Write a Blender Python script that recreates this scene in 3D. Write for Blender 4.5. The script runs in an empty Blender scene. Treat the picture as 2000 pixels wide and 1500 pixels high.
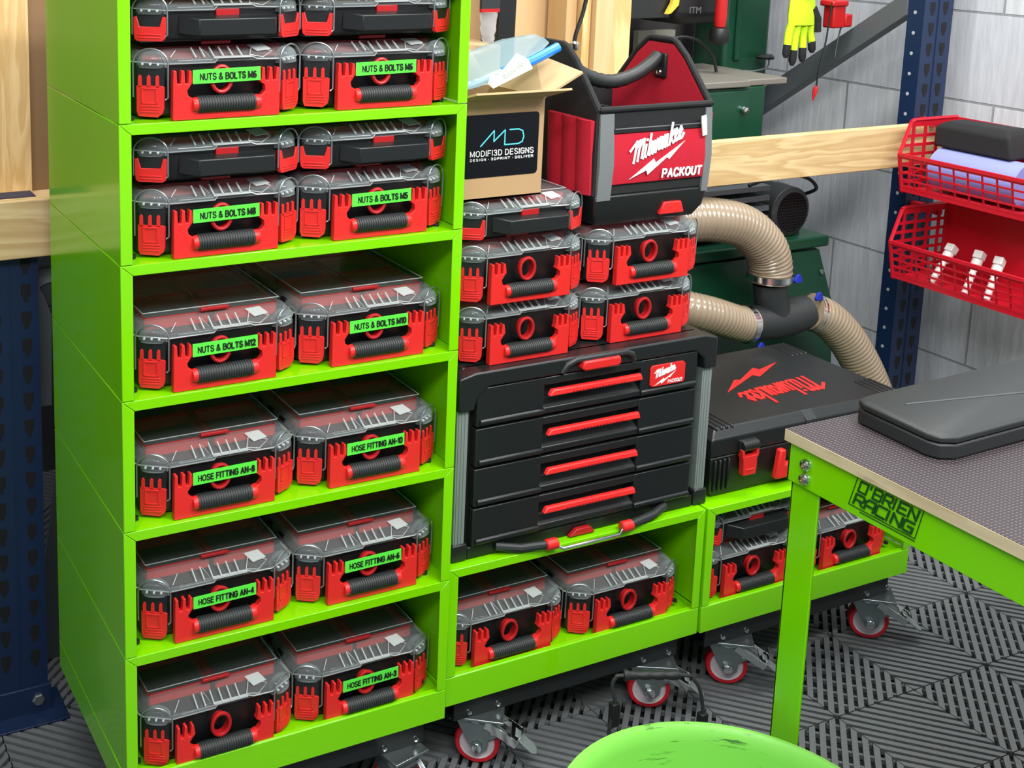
import bpy, bmesh, math, random
from mathutils import Vector, Matrix
random.seed(7)
scn = bpy.context.scene
col = scn.collection
FZ = -0.147                                   # floor level (z = 0 is the underside of the green cabinets)
# ------------------------------------------------------------------ camera
cam_d = bpy.data.cameras.new('camera'); cam = bpy.data.objects.new('camera', cam_d); col.objects.link(cam)
CP = Vector((-0.4804, -1.6284, 1.3386)); F = 2469.65; PX, PY = 615.69, 255.04
yaw, pit, rol = 0.4434, 0.1768, 0.0154
E_fw = Vector((math.sin(yaw)*math.cos(pit), math.cos(yaw)*math.cos(pit), -math.sin(pit)))
r0 = Vector((math.cos(yaw), -math.sin(yaw), 0)); u0 = r0.cross(E_fw)
rr = math.cos(rol)*r0 + math.sin(rol)*u0; uu = -math.sin(rol)*r0 + math.cos(rol)*u0
cam.matrix_world = Matrix(((rr.x, uu.x, -E_fw.x, CP.x), (rr.y, uu.y, -E_fw.y, CP.y), (rr.z, uu.z, -E_fw.z, CP.z), (0, 0, 0, 1)))
cam_d.sensor_fit = 'HORIZONTAL'; cam_d.sensor_width = 36; cam_d.lens = F/2000*36
cam_d.shift_x = (1000-PX)/2000; cam_d.shift_y = (PY-750)/2000
cam_d.clip_start = 0.02
scn.camera = cam
# ------------------------------------------------------------------ world, lamps, exposure
w = bpy.data.worlds.new('world'); scn.world = w; w.use_nodes = True
w.node_tree.nodes['Background'].inputs[0].default_value = (0.80, 0.88, 1.0, 1)
w.node_tree.nodes['Background'].inputs[1].default_value = 0.36
scn.view_settings.view_transform = 'Standard'; scn.view_settings.look = 'None'
scn.view_settings.exposure = 0.0; scn.view_settings.gamma = 1.0; scn.view_settings.use_curve_mapping = False
def area(name, loc, target, sx, sy, power, colr=(1, 0.985, 0.95)):
    l = bpy.data.lights.new(name, 'AREA'); l.shape = 'RECTANGLE'; l.size = sx; l.size_y = sy; l.energy = power; l.color = colr
    o = bpy.data.objects.new(name, l); col.objects.link(o); o.location = loc
    o.rotation_euler = (Vector(target)-Vector(loc)).to_track_quat('-Z', 'Y').to_euler()
    return o
area('ceiling_tube_light', (-0.6, -1.9, 2.45), (0.4, 0, 0.5), 1.6, 0.25, 50)
area('ceiling_tube_light', (1.3, -1.5, 2.45), (1.3, 0, 0.4), 1.6, 0.25, 50)
area('ceiling_tube_light', (0.4, -0.6, 2.5), (0.5, -0.5, 0), 2.6, 0.2, 31)
area('ceiling_tube_light', (1.5, 0.15, 2.5), (1.9, 0.8, 0.4), 1.2, 0.2, 40)
# ------------------------------------------------------------------ materials
def lin(c):
    return tuple((x/255/12.92 if x/255 <= 0.04045 else ((x/255+0.055)/1.055)**2.4) for x in c[:3])
def mat(name, rgb, rough=0.5, metal=0.0, spec=0.5, bump=0.0, bscale=60, coat=0.0, var=0.0, vscale=8, trans=0.0, alpha=1.0):
    m = bpy.data.materials.new(name); m.use_nodes = True; nt = m.node_tree; b = nt.nodes['Principled BSDF']
    b.inputs['Base Color'].default_value = (*lin(rgb), 1); b.inputs['Roughness'].default_value = rough
    b.inputs['Metallic'].default_value = metal; b.inputs['Specular IOR Level'].default_value = spec
    b.inputs['Coat Weight'].default_value = coat; b.inputs['Coat Roughness'].default_value = 0.05
    b.inputs['Transmission Weight'].default_value = trans; b.inputs['Alpha'].default_value = alpha
    if bump or var:
        tc = nt.nodes.new('ShaderNodeTexCoord'); n = nt.nodes.new('ShaderNodeTexNoise'); n.inputs['Scale'].default_value = bscale
        n.inputs['Detail'].default_value = 4; nt.links.new(tc.outputs['Object'], n.inputs['Vector'])
        if bump:
            bp = nt.nodes.new('ShaderNodeBump'); bp.inputs['Strength'].default_value = bump; bp.inputs['Distance'].default_value = 0.002
            nt.links.new(n.outputs['Fac'], bp.inputs['Height']); nt.links.new(bp.outputs['Normal'], b.inputs['Normal'])
        if var:
            n2 = nt.nodes.new('ShaderNodeTexNoise'); n2.inputs['Scale'].default_value = vscale; n2.inputs['Detail'].default_value = 5
            nt.links.new(tc.outputs['Object'], n2.inputs['Vector'])
            mx = nt.nodes.new('ShaderNodeMix'); mx.data_type = 'RGBA'; mx.inputs['A'].default_value = (*[x*(1-var) for x in lin(rgb)], 1)
            mx.inputs['B'].default_value = (*[min(1, x*(1+var)) for x in lin(rgb)], 1)
            nt.links.new(n2.outputs['Fac'], mx.inputs['Factor']); nt.links.new(mx.outputs['Result'], b.inputs['Base Color'])
    return m
def clear(name, rgb, opac=0.12, edge=0.75, rough=0.06):
    """see-through plastic: transparent face on, more reflective and denser at grazing angles (fresnel)"""
    m = bpy.data.materials.new(name); m.use_nodes = True; nt = m.node_tree; b = nt.nodes['Principled BSDF']
    out = nt.nodes['Material Output']
    b.inputs['Base Color'].default_value = (*lin(rgb), 1); b.inputs['Roughness'].default_value = rough; b.inputs['Specular IOR Level'].default_value = 0.9
    t = nt.nodes.new('ShaderNodeBsdfTransparent'); t.inputs[0].default_value = (0.93, 0.95, 0.95, 1)
    lw = nt.nodes.new('ShaderNodeLayerWeight'); lw.inputs['Blend'].default_value = 0.35
    mr = nt.nodes.new('ShaderNodeMapRange'); mr.inputs['To Min'].default_value = opac; mr.inputs['To Max'].default_value = edge
    nt.links.new(lw.outputs['Facing'], mr.inputs['Value'])
    mx = nt.nodes.new('ShaderNodeMixShader'); nt.links.new(mr.outputs['Result'], mx.inputs[0])
    nt.links.new(t.outputs[0], mx.inputs[1]); nt.links.new(b.outputs[0], mx.inputs[2]); nt.links.new(mx.outputs[0], out.inputs['Surface'])
    return m
def wood(name, c1, c2, axis='X', scale=3.0, rough=0.6, rings=9):
    m = bpy.data.materials.new(name); m.use_nodes = True; nt = m.node_tree; b = nt.nodes['Principled BSDF']
    tc = nt.nodes.new('ShaderNodeTexCoord'); mp = nt.nodes.new('ShaderNodeMapping')
    s = {'X': (0.6, 6, 6), 'Y': (6, 0.6, 6), 'Z': (6, 6, 0.6)}[axis]; mp.inputs['Scale'].default_value = s
    nt.links.new(tc.outputs['Object'], mp.inputs['Vector'])
    n = nt.nodes.new('ShaderNodeTexNoise'); n.inputs['Scale'].default_value = scale; n.inputs['Detail'].default_value = 4; n.inputs['Distortion'].default_value = 0.6
    nt.links.new(mp.outputs[0], n.inputs['Vector'])
    mul = nt.nodes.new('ShaderNodeMath'); mul.operation = 'MULTIPLY'; mul.inputs[1].default_value = rings; nt.links.new(n.outputs['Fac'], mul.inputs[0])
    fr = nt.nodes.new('ShaderNodeMath'); fr.operation = 'FRACT'; nt.links.new(mul.outputs[0], fr.inputs[0])
    cr = nt.nodes.new('ShaderNodeValToRGB'); cr.color_ramp.elements[0].color = (*lin(c1), 1); cr.color_ramp.elements[1].color = (*lin(c2), 1)
    cr.color_ramp.elements[0].position = 0.0; cr.color_ramp.elements[1].position = 0.75
    e = cr.color_ramp.elements.new(1.0); e.color = (*lin(c1), 1)
    nt.links.new(fr.outputs[0], cr.inputs[0]); nt.links.new(cr.outputs[0], b.inputs['Base Color']); b.inputs['Roughness'].default_value = rough
    return m
LIME = mat('lime_powder_coat', (124, 213, 0), rough=0.17, spec=0.5, coat=0.25)
RED = mat('red_plastic', (220, 40, 38), rough=0.38, spec=0.5)
REDD = mat('dark_red_plastic', (176, 22, 26), rough=0.4)
BLK = mat('black_plastic', (17, 19, 20), rough=0.42, spec=0.5, bump=0.1, bscale=500)
BLK2 = mat('charcoal_plastic', (38, 42, 43), rough=0.5, bump=0.1, bscale=400)
BLK3 = mat('satin_black', (28, 31, 32), rough=0.35)
RUB = mat('grey_rubber', (44, 48, 48), rough=0.55)
CLR = clear('clear_polycarbonate', (84, 66, 64), 0.05, 0.34)
CLRF = clear('clear_lid_front', (170, 178, 180), 0.15, 0.62, 0.08)
CLR2 = clear('clear_ledge', (225, 232, 232), 0.45, 0.9, 0.15)  # whitish, denser mix: bright ledge and facet reflections put into the colour
DOME = clear('clear_dome', (170, 182, 184), 0.12, 0.8)
WIRE = mat('zinc_wire', (170, 176, 180), rough=0.3, metal=0.8)
ZINC = mat('zinc_plate', (150, 160, 162), rough=0.28, metal=0.9, var=0.15, vscale=30)
CHROME = mat('bright_steel', (225, 228, 230), rough=0.15, metal=1.0)
ALU = mat('anodised_aluminium', (150, 162, 160), rough=0.4, metal=0.4)
GLAB = mat('green_tape', (92, 232, 70), rough=0.45)
INK = mat('black_ink', (12, 26, 14), rough=0.6)
WHT = mat('white_print', (240, 240, 242), rough=0.5)
WHEELR = mat('red_polyurethane', (190, 24, 38), rough=0.35)
WHEELW = mat('white_nylon', (205, 195, 200), rough=0.45)
NAVY = mat('navy_rack_paint', (16, 38, 72), rough=0.45, bump=0.05)
DARK = mat('slot_dark', (6, 9, 16), rough=0.8)
CARD = mat('brown_cardboard', (182, 148, 108), rough=0.85, var=0.06, vscale=5, bump=0.1, bscale=90)
CARDI = mat('cardboard_inside', (198, 168, 128), rough=0.85, var=0.05)
FAB = mat('red_fabric', (190, 16, 44), rough=0.85, bump=0.4, bscale=500)
FABB = mat('black_fabric', (26, 27, 29), rough=0.85, bump=0.4, bscale=500)
FABG = mat('grey_webbing', (112, 116, 118), rough=0.8, bump=0.4, bscale=600)
GREENM = mat('dark_green_enamel', (14, 62, 42), rough=0.35, var=0.15)
STEELT = mat('cast_table_grey', (120, 116, 108), rough=0.5, var=0.08, metal=0.2)
GREY = mat('grey_steel', (84, 90, 94), rough=0.45, var=0.08)
PVC = mat('beige_flexible_duct', (150, 134, 113), rough=0.22, spec=0.6, coat=0.3)
BLUEP = mat('blue_plastic', (24, 44, 170), rough=0.4)
PINE = wood('pine_beam_wood', (196, 164, 112), (224, 198, 148), 'X', 1.5, rings=12)
PINEZ = wood('pine_upright_wood', (206, 168, 108), (228, 196, 140), 'Z', 2.6, rings=6)
PLY = wood('plywood_sheet', (196, 160, 112), (214, 182, 136), 'Z', 1.2, rings=3)
PLYE = wood('plywood_edge', (186, 162, 128), (216, 198, 164), 'Y', 7, rings=3)
TUB = mat('lime_tub_plastic', (128, 204, 84), rough=0.42, var=0.05)

# ------------------------------------------------------------------ mesh building
def TR(x=0, y=0, z=0, rz=0, rx=0, ry=0):
    return Matrix.Translation((x, y, z)) @ Matrix.Rotation(rz, 4, 'Z') @ Matrix.Rotation(ry, 4, 'Y') @ Matrix.Rotation(rx, 4, 'X')
class MB:
    def __init__(s): s.v = []; s.f = []; s.M = Matrix.Identity(4); s.mi = []; s.cur = 0
    def add(s, vs, fs):
        n = len(s.v); s.v += [tuple(s.M @ Vector(v)) for v in vs]; s.f += [tuple(i+n for i in f) for f in fs]; s.mi += [s.cur]*len(fs); return s
    def box(s, x0, x1, y0, y1, z0, z1):
        return s.add([(x0,y0,z0),(x1,y0,z0),(x1,y1,z0),(x0,y1,z0),(x0,y0,z1),(x1,y0,z1),(x1,y1,z1),(x0,y1,z1)],
                     [(0,3,2,1),(4,5,6,7),(0,1,5,4),(1,2,6,5),(2,3,7,6),(3,0,4,7)])
    def prism(s, pts, a, b, axis='Y'):
        """pts (p,q) in the plane; Y: p=x q=z extruded in y; Z: p=x q=y; X: p=y q=z"""
        def P(p, q, t): return {'Y': (p, t, q), 'Z': (p, q, t), 'X': (t, p, q)}[axis]
        n = len(pts)
        return s.add([P(p, q, a) for p, q in pts]+[P(p, q, b) for p, q in pts],
                     [tuple(range(n))[::-1], tuple(range(n, 2*n))]+[(i, (i+1) % n, n+(i+1) % n, n+i) for i in range(n)])
    def loft(s, rings, cap0=True, cap1=True, closed=True):
        n = len(rings[0]); vs = [p for r in rings for p in r]; fs = []
        for k in range(len(rings)-1):
            for i in range(n if closed else n-1):
                j = (i+1) % n; fs.append((k*n+i, k*n+j, (k+1)*n+j, (k+1)*n+i))
        if cap0: fs.append(tuple(range(n))[::-1])
        if cap1: fs.append(tuple(range((len(rings)-1)*n, len(rings)*n)))
        return s.add(vs, fs)
    def tube(s, path, r, n=8, caps=True, closed=False, rs=None):
        path = [Vector(p) for p in path]; rings = []; N = len(path); up = None
        for i, p in enumerate(path):
            if closed: d = path[(i+1) % N]-path[i-1]
            else: d = path[min(i+1, N-1)]-path[max(i-1, 0)]
            d.normalize()
            if up is None: up = Vector((0, 0, 1)) if abs(d.z) < 0.9 else Vector((1, 0, 0))
            a = d.cross(up).normalized(); bb = a.cross(d).normalized(); up = bb
            R = rs[i] if rs else r
            rings.append([tuple(p+a*R*math.cos(2*math.pi*k/n)+bb*R*math.sin(2*math.pi*k/n)) for k in range(n)])
        if closed: rings.append(rings[0]); caps = False
        return s.loft(rings, caps, caps)
    def lathe(s, prof, n=24, c=(0, 0, 0), axis='Z', cap0=False, cap1=False):
        def P(r, h, t):
            a, b = r*math.cos(t), r*math.sin(t)
            return {'Z': (c[0]+a, c[1]+b, c[2]+h), 'Y': (c[0]+a, c[1]+h, c[2]+b), 'X': (c[0]+h, c[1]+a, c[2]+b)}[axis]
        return s.loft([[P(r, h, 2*math.pi*k/n) for k in range(n)] for r, h in prof], cap0, cap1)
    def obj(s, name, m, parent=None, bevel=0.0, seg=2, smooth=True, ang=35):
        me = bpy.data.meshes.new(name); me.from_pydata(s.v, [], s.f); me.update(); me.polygons.foreach_set('material_index', s.mi)
        bm = bmesh.new(); bm.from_mesh(me); bmesh.ops.recalc_face_normals(bm, faces=bm.faces); bm.to_mesh(me); bm.free()
        if smooth:
            me.polygons.foreach_set('use_smooth', [True]*len(me.polygons)); me.set_sharp_from_angle(angle=math.radians(ang))
        for q in (m if isinstance(m, (list, tuple)) else (m,)): me.materials.append(q)
        o = bpy.data.objects.new(name, me); col.objects.link(o); o.parent = parent
        if bevel:
            md = o.modifiers.new('bevel', 'BEVEL'); md.width = bevel; md.segments = seg; md.limit_method = 'ANGLE'; md.angle_limit = math.radians(40)
            md.harden_normals = False
        return o
def smooth_path(pts, sub=8):
    P = [Vector(p) for p in pts]; out = []
    for i in range(len(P)-1):
        p0 = P[max(i-1, 0)]; p1 = P[i]; p2 = P[i+1]; p3 = P[min(i+2, len(P)-1)]
        for k in range(sub):
            t = k/sub
            out.append(0.5*((2*p1)+(p2-p0)*t+(2*p0-5*p1+4*p2-p3)*t*t+(3*p1-p0-3*p2+p3)*t**3))
    out.append(P[-1]); return out
def tag(o, label, cat, group=None, kind=None):
    if label: o['label'] = label
    if cat: o['category'] = cat
    if group: o['group'] = group
    if kind: o['kind'] = kind
    return o
def empty(name, loc, label, cat, group=None, rz=0):
    o = bpy.data.objects.new(name, None); col.objects.link(o); o.location = loc; o.rotation_euler = (0, 0, rz); o.empty_display_size = 0.05
    return tag(o, label, cat, group)
def copy_tree(o, parent=None):
    kids = list(o.children); c = o.copy(); col.objects.link(c); c.parent = parent
    for k in kids: copy_tree(k, c)
    return c
def struct(o): o['kind'] = 'structure'; return o
# text -> mesh. M maps text plane (x right, y up, z out) to place
def text_obj(txt, size, M, m, parent, name='lettering', weight=0.0, shear=0.0, sx=1.0, extr=0.0002, width=None, space=1.0):
    c = bpy.data.curves.new('t', 'FONT'); c.body = txt; c.size = size; c.offset = weight; c.shear = shear; c.extrude = extr
    c.align_x = 'CENTER'; c.align_y = 'CENTER'; c.space_character = space; c.resolution_u = 4
    t = bpy.data.objects.new('t', c); col.objects.link(t); dg = bpy.context.evaluated_depsgraph_get(); dg.update()
    me = bpy.data.meshes.new_from_object(t.evaluated_get(dg)); bpy.data.objects.remove(t); bpy.data.curves.remove(c)
    xs = [v.co.x for v in me.vertices]; ys = [v.co.y for v in me.vertices]
    cx, cy = (min(xs)+max(xs))/2, (min(ys)+max(ys))/2
    k = (width/(max(xs)-min(xs))) if width else sx
    me.transform(M @ Matrix.Diagonal((k, 1, 1, 1)) @ Matrix.Translation((-cx, -cy, 0)))
    me.name = name; me.materials.clear(); me.materials.append(m); o = bpy.data.objects.new(name, me); col.objects.link(o); o.parent = parent
    return o
def plane_M(origin, right, up):
    r = Vector(right).normalized(); u = Vector(up).normalized(); n = r.cross(u); o = Vector(origin)
    return Matrix(((r.x, u.x, n.x, o.x), (r.y, u.y, n.y, o.y), (r.z, u.z, n.z, o.z), (0, 0, 0, 1)))
def strokes(mb, lines, wd, M, t=0.0004):
    mb.M = M; q_ = 0
    for L in lines:
        for (a, b) in zip(L[:-1], L[1:]):
            a = Vector((a[0], a[1])); b = Vector((b[0], b[1])); d = (b-a)
            if d.length < 1e-9: continue
            d.normalize(); n = Vector((-d.y, d.x))*wd/2; e = d*wd*0.35
            q = [a-e+n, a-e-n, b+e-n, b+e+n]
            mb.prism([(p.x, p.y) for p in q], 0, t+q_*0.00002, 'Z'); q_ += 1
    mb.M = Matrix.Identity(4)
SCRIPT = [[(-.35,1.05),(0,1.3),(.35,1.55),(.05,0)],[(.2,.9),(.5,1.45),(.68,1.5),(.45,0)],[(.6,.9),(.92,1.45),(1.1,1.45),(.88,.1),(1.05,0)],
 [(1.32,.95),(1.18,.1),(1.34,0)],[(1.4,1.25),(1.42,1.32)],[(1.8,1.6),(1.55,.1),(1.72,0)],
 [(1.95,.95),(1.86,.1),(2.02,.0),(2.25,.9),(2.16,.1),(2.32,0),(2.52,.95)],
 [(3.0,.85),(2.8,.95),(2.62,.5),(2.66,.08),(2.85,.1),(3.02,.9),(2.95,.1),(3.08,0)],
 [(3.3,.95),(3.2,.1),(3.35,0),(3.55,.9),(3.48,.1),(3.6,0)],[(4.05,1.6),(3.78,0)],[(4.3,.98),(3.92,.5),(4.2,0)],
 [(4.38,.42),(4.62,.72),(4.5,.98),(4.36,.6),(4.4,.08),(4.62,.08),(4.78,.3)],[(4.84,.42),(5.08,.72),(4.96,.98),(4.82,.6),(4.86,.08),(5.1,.08),(5.3,.35)]]
BOLT = [(0,-.52),(.44,-.235),(.475,-.30),(1.0,0.0),(.72,-.265),(.675,-.235),(.335,-.475),(.31,-.405)]
def brand(parent, M, width, m, slope=0.42, wt=0.235):
    """script word mark rising to the right above a lightning bolt; origin at baseline left"""
    s = width/5.9; mb = MB(); k = slope
    L = [[((x+.35)*s, (y*1.12+ (x+.35)*k)*s) for x, y in l] for l in SCRIPT]
    strokes(mb, L, wt*s, M)
    mb.M = M; bw = width
    mb.prism([(x*bw, (y*(1.0-(.38-slope)*.6)+slope-.04-.02)*bw) for x, y in BOLT], 0, 0.0003, 'Z')
    return mb.obj('brand_lettering', m, parent, smooth=False)

FONT = {'A': [[(0,0),(.35,1),(.7,0)],[(.13,.33),(.57,.33)]], 'B': [[(0,0),(0,1),(.42,1),(.58,.9),(.58,.62),(.42,.53),(0,.53)],[(.42,.53),(.64,.42),(.64,.12),(.48,0),(0,0)]],
 'C': [[(.66,.8),(.5,1),(.2,1),(0,.78),(0,.22),(.2,0),(.5,0),(.66,.2)]], 'D': [[(0,0),(0,1),(.38,1),(.66,.75),(.66,.25),(.38,0),(0,0)]], 'E': [[(.56,1),(0,1),(0,0),(.56,0)],[(0,.52),(.5,.52)]],
 'F': [[(.56,1),(0,1),(0,0)],[(0,.5),(.48,.5)]], 'G': [[(.66,.8),(.5,1),(.2,1),(0,.78),(0,.22),(.2,0),(.5,0),(.66,.2),(.66,.48),(.38,.48)]], 'H': [[(0,0),(0,1)],[(.62,0),(.62,1)],[(0,.52),(.62,.52)]],
 'I': [[(0,0),(0,1)]], 'K': [[(0,0),(0,1)],[(.6,1),(.05,.42)],[(.22,.58),(.64,0)]], 'L': [[(0,1),(0,0),(.52,0)]], 'M': [[(0,0),(0,1),(.4,.12),(.8,1),(.8,0)]], 'N': [[(0,0),(0,1),(.62,0),(.62,1)]],
 'O': [[(.22,0),(0,.25),(0,.75),(.22,1),(.48,1),(.7,.75),(.7,.25),(.48,0),(.22,0)]], 'P': [[(0,0),(0,1),(.45,1),(.62,.88),(.62,.6),(.45,.46),(0,.46)]], 'R': [[(0,0),(0,1),(.45,1),(.62,.88),(.62,.62),(.45,.5),(0,.5)],[(.36,.5),(.66,0)]],
 'S': [[(.58,.82),(.42,1),(.16,1),(.02,.86),(.02,.66),(.16,.54),(.44,.47),(.6,.34),(.6,.14),(.44,0),(.14,0),(0,.18)]], 'T': [[(0,1),(.64,1)],[(.32,1),(.32,0)]], 'U': [[(0,1),(0,.22),(.18,0),(.44,0),(.62,.22),(.62,1)]],
 'V': [[(0,1),(.33,0),(.66,1)]], '&': [[(.72,0),(.15,.72),(.18,.92),(.32,1),(.46,.9),(.44,.72),(.06,.4),(0,.2),(.14,0),(.38,0),(.66,.4)]], '-': [[(.05,.42),(.34,.42)]], '*': [[(.1,.42),(.2,.42)]],
 '0': [[(.16,0),(0,.25),(0,.75),(.16,1),(.4,1),(.56,.75),(.56,.25),(.4,0),(.16,0)]], '1': [[(0,.8),(.22,1),(.22,0)]], '2': [[(0,.78),(.14,1),(.42,1),(.56,.8),(.52,.55),(0,0),(.58,0)]],
 '3': [[(.02,.84),(.16,1),(.42,1),(.54,.82),(.5,.6),(.26,.53),(.5,.46),(.56,.2),(.42,0),(.14,0),(0,.18)]], '4': [[(.44,0),(.44,1),(0,.3),(.6,.3)]], '5': [[(.52,1),(.08,1),(.04,.56),(.36,.62),(.56,.42),(.54,.14),(.38,0),(.12,0),(0,.14)]],
 '6': [[(.48,.94),(.3,1),(.08,.8),(0,.4),(.06,.1),(.24,0),(.44,.04),(.56,.24),(.48,.5),(.28,.58),(.04,.4)]], '8': [[(.28,.54),(.08,.64),(.06,.86),(.2,1),(.38,1),(.52,.86),(.48,.64),(.28,.54),(.04,.38),(.02,.14),(.18,0),(.4,0),(.56,.14),(.52,.38),(.28,.54)]]}
def sign(txt, h, M, m, parent, width, weight=.19, shear=0.0, space=.29, name='lettering'):
    """sans lettering drawn in strokes, centred on the origin of M"""
    x = 0; L = []
    for ch in txt:
        if ch == ' ': x += .42; continue
        g = FONT[ch]; L += [[(x+p, q) for p, q in l] for l in g]; x += max(p for l in g for p, q in l)+space
    tot = x-space; k = width/tot
    L = [[((p-tot/2)*k+(q-.5)*h*shear, (q-.5)*h) for p, q in l] for l in L]
    mb = MB(); strokes(mb, L, weight*h, M, .00025); return mb.obj(name, m, parent, smooth=False)
# ------------------------------------------------------------------ the setting
CELL = 0.205
def clip(poly, a, b, c):          # keep a*x+b*y <= c
    out = []
    for i in range(len(poly)):
        p, q = poly[i], poly[(i+1) % len(poly)]; dp = a*p[0]+b*p[1]-c; dq = a*q[0]+b*q[1]-c
        if dp <= 0: out.append(p)
        if dp*dq < 0: t = dp/(dp-dq); out.append((p[0]+t*(q[0]-p[0]), p[1]+t*(q[1]-p[1])))
    return out
def cell(kind):
    polys = []; S = CELL; N = 16; sgn = 1 if kind == 0 else -1; g = 0.0012
    sq = [(g, g), (S-g, g), (S-g, S-g), (g, S-g)]
    lo = 0 if kind == 0 else -S
    for k in range(N):
        a = lo+2*S*(k+.20)/N; b = lo+2*S*(k+.78)/N
        p = clip(clip(sq, 1, sgn, b), -1, -sgn, -a)
        if len(p) >= 3: polys.append((p, FZ-0.012, FZ))
    lo2 = -S if kind == 0 else 0
    for k in range(8):
        a = lo2+2*S*(k+.42)/8; b = lo2+2*S*(k+.58)/8
        p = clip(clip(sq, 1, -sgn, b), -1, sgn, -a)
        if len(p) >= 3: polys.append((p, FZ-0.015, FZ-0.006))
    return polys
fl = MB(); cells = [cell(0), cell(1)]
for i in range(-11, 5):
    for j in range(-8, 8):
        ox, oy = 1.545+i*CELL, -0.118+j*CELL; kind = 0 if (i+j) % 2 == 0 else 1
        for p, z0, z1 in cells[kind]: fl.prism([(x+ox, y+oy) for x, y in p], z0, z1, 'Z')
fl.cur = 1; fl.box(-1.6, 2.9, -2.6, 2.0, FZ-0.04, FZ-0.016)
MATG = mat('grey_floor_tile_plastic', (110, 114, 116), rough=0.32, var=0.08, vscale=4)
fobj = struct(fl.obj('floor', [MATG, DARK], smooth=False))
# block wall
def wall_mat():
    m = bpy.data.materials.new('grey_painted_blockwork'); m.use_nodes = True; nt = m.node_tree; b = nt.nodes['Principled BSDF']
    tc = nt.nodes.new('ShaderNodeTexCoord'); sp = nt.nodes.new('ShaderNodeSeparateXYZ'); nt.links.new(tc.outputs['Object'], sp.inputs[0])
    cb = nt.nodes.new('ShaderNodeCombineXYZ'); nt.links.new(sp.outputs['Y'], cb.inputs['X']); nt.links.new(sp.outputs['Z'], cb.inputs['Y'])
    br = nt.nodes.new('ShaderNodeTexBrick'); br.inputs['Scale'].default_value = 1.0; br.inputs['Brick Width'].default_value = 0.45; br.inputs['Row Height'].default_value = 0.225
    br.inputs['Mortar Size'].default_value = 0.0035; br.inputs['Mortar Smooth'].default_value = 0.3; br.inputs['Bias'].default_value = 0
    br.inputs['Color1'].default_value = (*lin((196, 201, 208)), 1); br.inputs['Color2'].default_value = (*lin((206, 210, 214)), 1); br.inputs['Mortar'].default_value = (*lin((150, 154, 158)), 1)
    nt.links.new(cb.outputs[0], br.inputs['Vector'])
    n = nt.nodes.new('ShaderNodeTexNoise'); n.inputs['Scale'].default_value = 30; n.inputs['Detail'].default_value = 6
    mp = nt.nodes.new('ShaderNodeMapping'); mp.inputs['Scale'].default_value = (1, 1.6, 0.25); nt.links.new(tc.outputs['Object'], mp.inputs['Vector']); nt.links.new(mp.outputs[0], n.inputs['Vector'])
    mx = nt.nodes.new('ShaderNodeMix'); mx.data_type = 'RGBA'; mx.blend_type = 'MULTIPLY'; mx.inputs['Factor'].default_value = 0.35
    rp = nt.nodes.new('ShaderNodeValToRGB'); rp.color_ramp.elements[0].position = 0.3; rp.color_ramp.elements[0].color = (0.55, 0.57, 0.6, 1); rp.color_ramp.elements[1].position = 0.7
    nt.links.new(n.outputs['Fac'], rp.inputs[0]); nt.links.new(br.outputs['Color'], mx.inputs['A']); nt.links.new(rp.outputs[0], mx.inputs['B'])
    nt.links.new(mx.outputs['Result'], b.inputs['Base Color']); b.inputs['Roughness'].default_value = 0.7
    bp = nt.nodes.new('ShaderNodeBump'); bp.inputs['Strength'].default_value = 0.6; bp.inputs['Distance'].default_value = 0.004
    ad = nt.nodes.new('ShaderNodeMath'); ad.operation = 'SUBTRACT'; nt.links.new(n.outputs['Fac'], ad.inputs[0]); nt.links.new(br.outputs['Fac'], ad.inputs[1])
    nt.links.new(ad.outputs[0], bp.inputs['Height']); nt.links.new(bp.outputs['Normal'], b.inputs['Normal'])
    return m
WALLM = wall_mat()
wr = MB().box(0, 0.1, -3.5, 1.45, -0.36, 2.4).obj('wall_right', WALLM, smooth=False)
wr.location = (2.36, 0.221, 0.199+0.0017); struct(wr)
wr.location.z = 0.199+0.225*0
wb = MB().box(-2.2, 2.46, 1.5, 1.6, FZ-0.03, 2.6).obj('wall_back', mat('dark_back_wall', (46, 48, 50), rough=0.9, var=0.1), smooth=False); struct(wb)
# ------------------------------------------------------------------ green cabinets
W, P, B, D = 0.55, 0.1978, 0.0528, 0.407
def module(parent, z):
    """open-fronted steel tier with mitred front flanges"""
    mb = MB(); t = 0.0018; zz = z+0.0012; z1 = z+P
    mb.box(0, t, 0.001, D, zz, z1-0.0004); mb.box(W-t, W, 0.001, D, zz, z1-0.0004)          # sides
    mb.box(0.0002, W-0.0002, 0.001, D, z1-t, z1)                                                  # top plate
    f, h = 0.0175, 0.0150
    mb.prism([(0, zz), (f, zz), (f, z1-h), (0.0, z1-0.0)], 0, 0.0016, 'Y'); mb.prism([(W, zz), (W-f, zz), (W-f, z1-h), (W, z1)], 0, 0.0016, 'Y')
    mb.prism([(0.0008, z1), (f+.0006, z1-h), (W-f-.0006, z1-h), (W-.0008, z1)], 0, 0.0016, 'Y')
    o = mb.obj('cabinet_tier', LIME, parent, bevel=0.0011, seg=2)
    for sx in (0.028, W-0.028):
        s = MB(); s.lathe([(0.0001, 0.006), (0.0042, 0.005), (0.0048, 0.0), (0.0048, -0.0)], 12, (sx, 0.034, z+0.0012)); s.obj('bolt', BLK3, o)
    return o
def tray(parent):
    mb = MB(); t = 0.002
    mb.box(0, W, 0, t, 0, B); mb.box(0, t, t, D, 0, B-0.0015); mb.box(W-t, W, t, D, 0, B-0.0015); mb.box(0, W, D-t, D, 0, B-0.002)
    mb.box(t, W-t, t, D-t, B-0.012, B-0.010); mb.box(0, W, t, 0.012, B-0.002, B)
    return mb.obj('base_tray', LIME, parent, bevel=0.0012)
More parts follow.
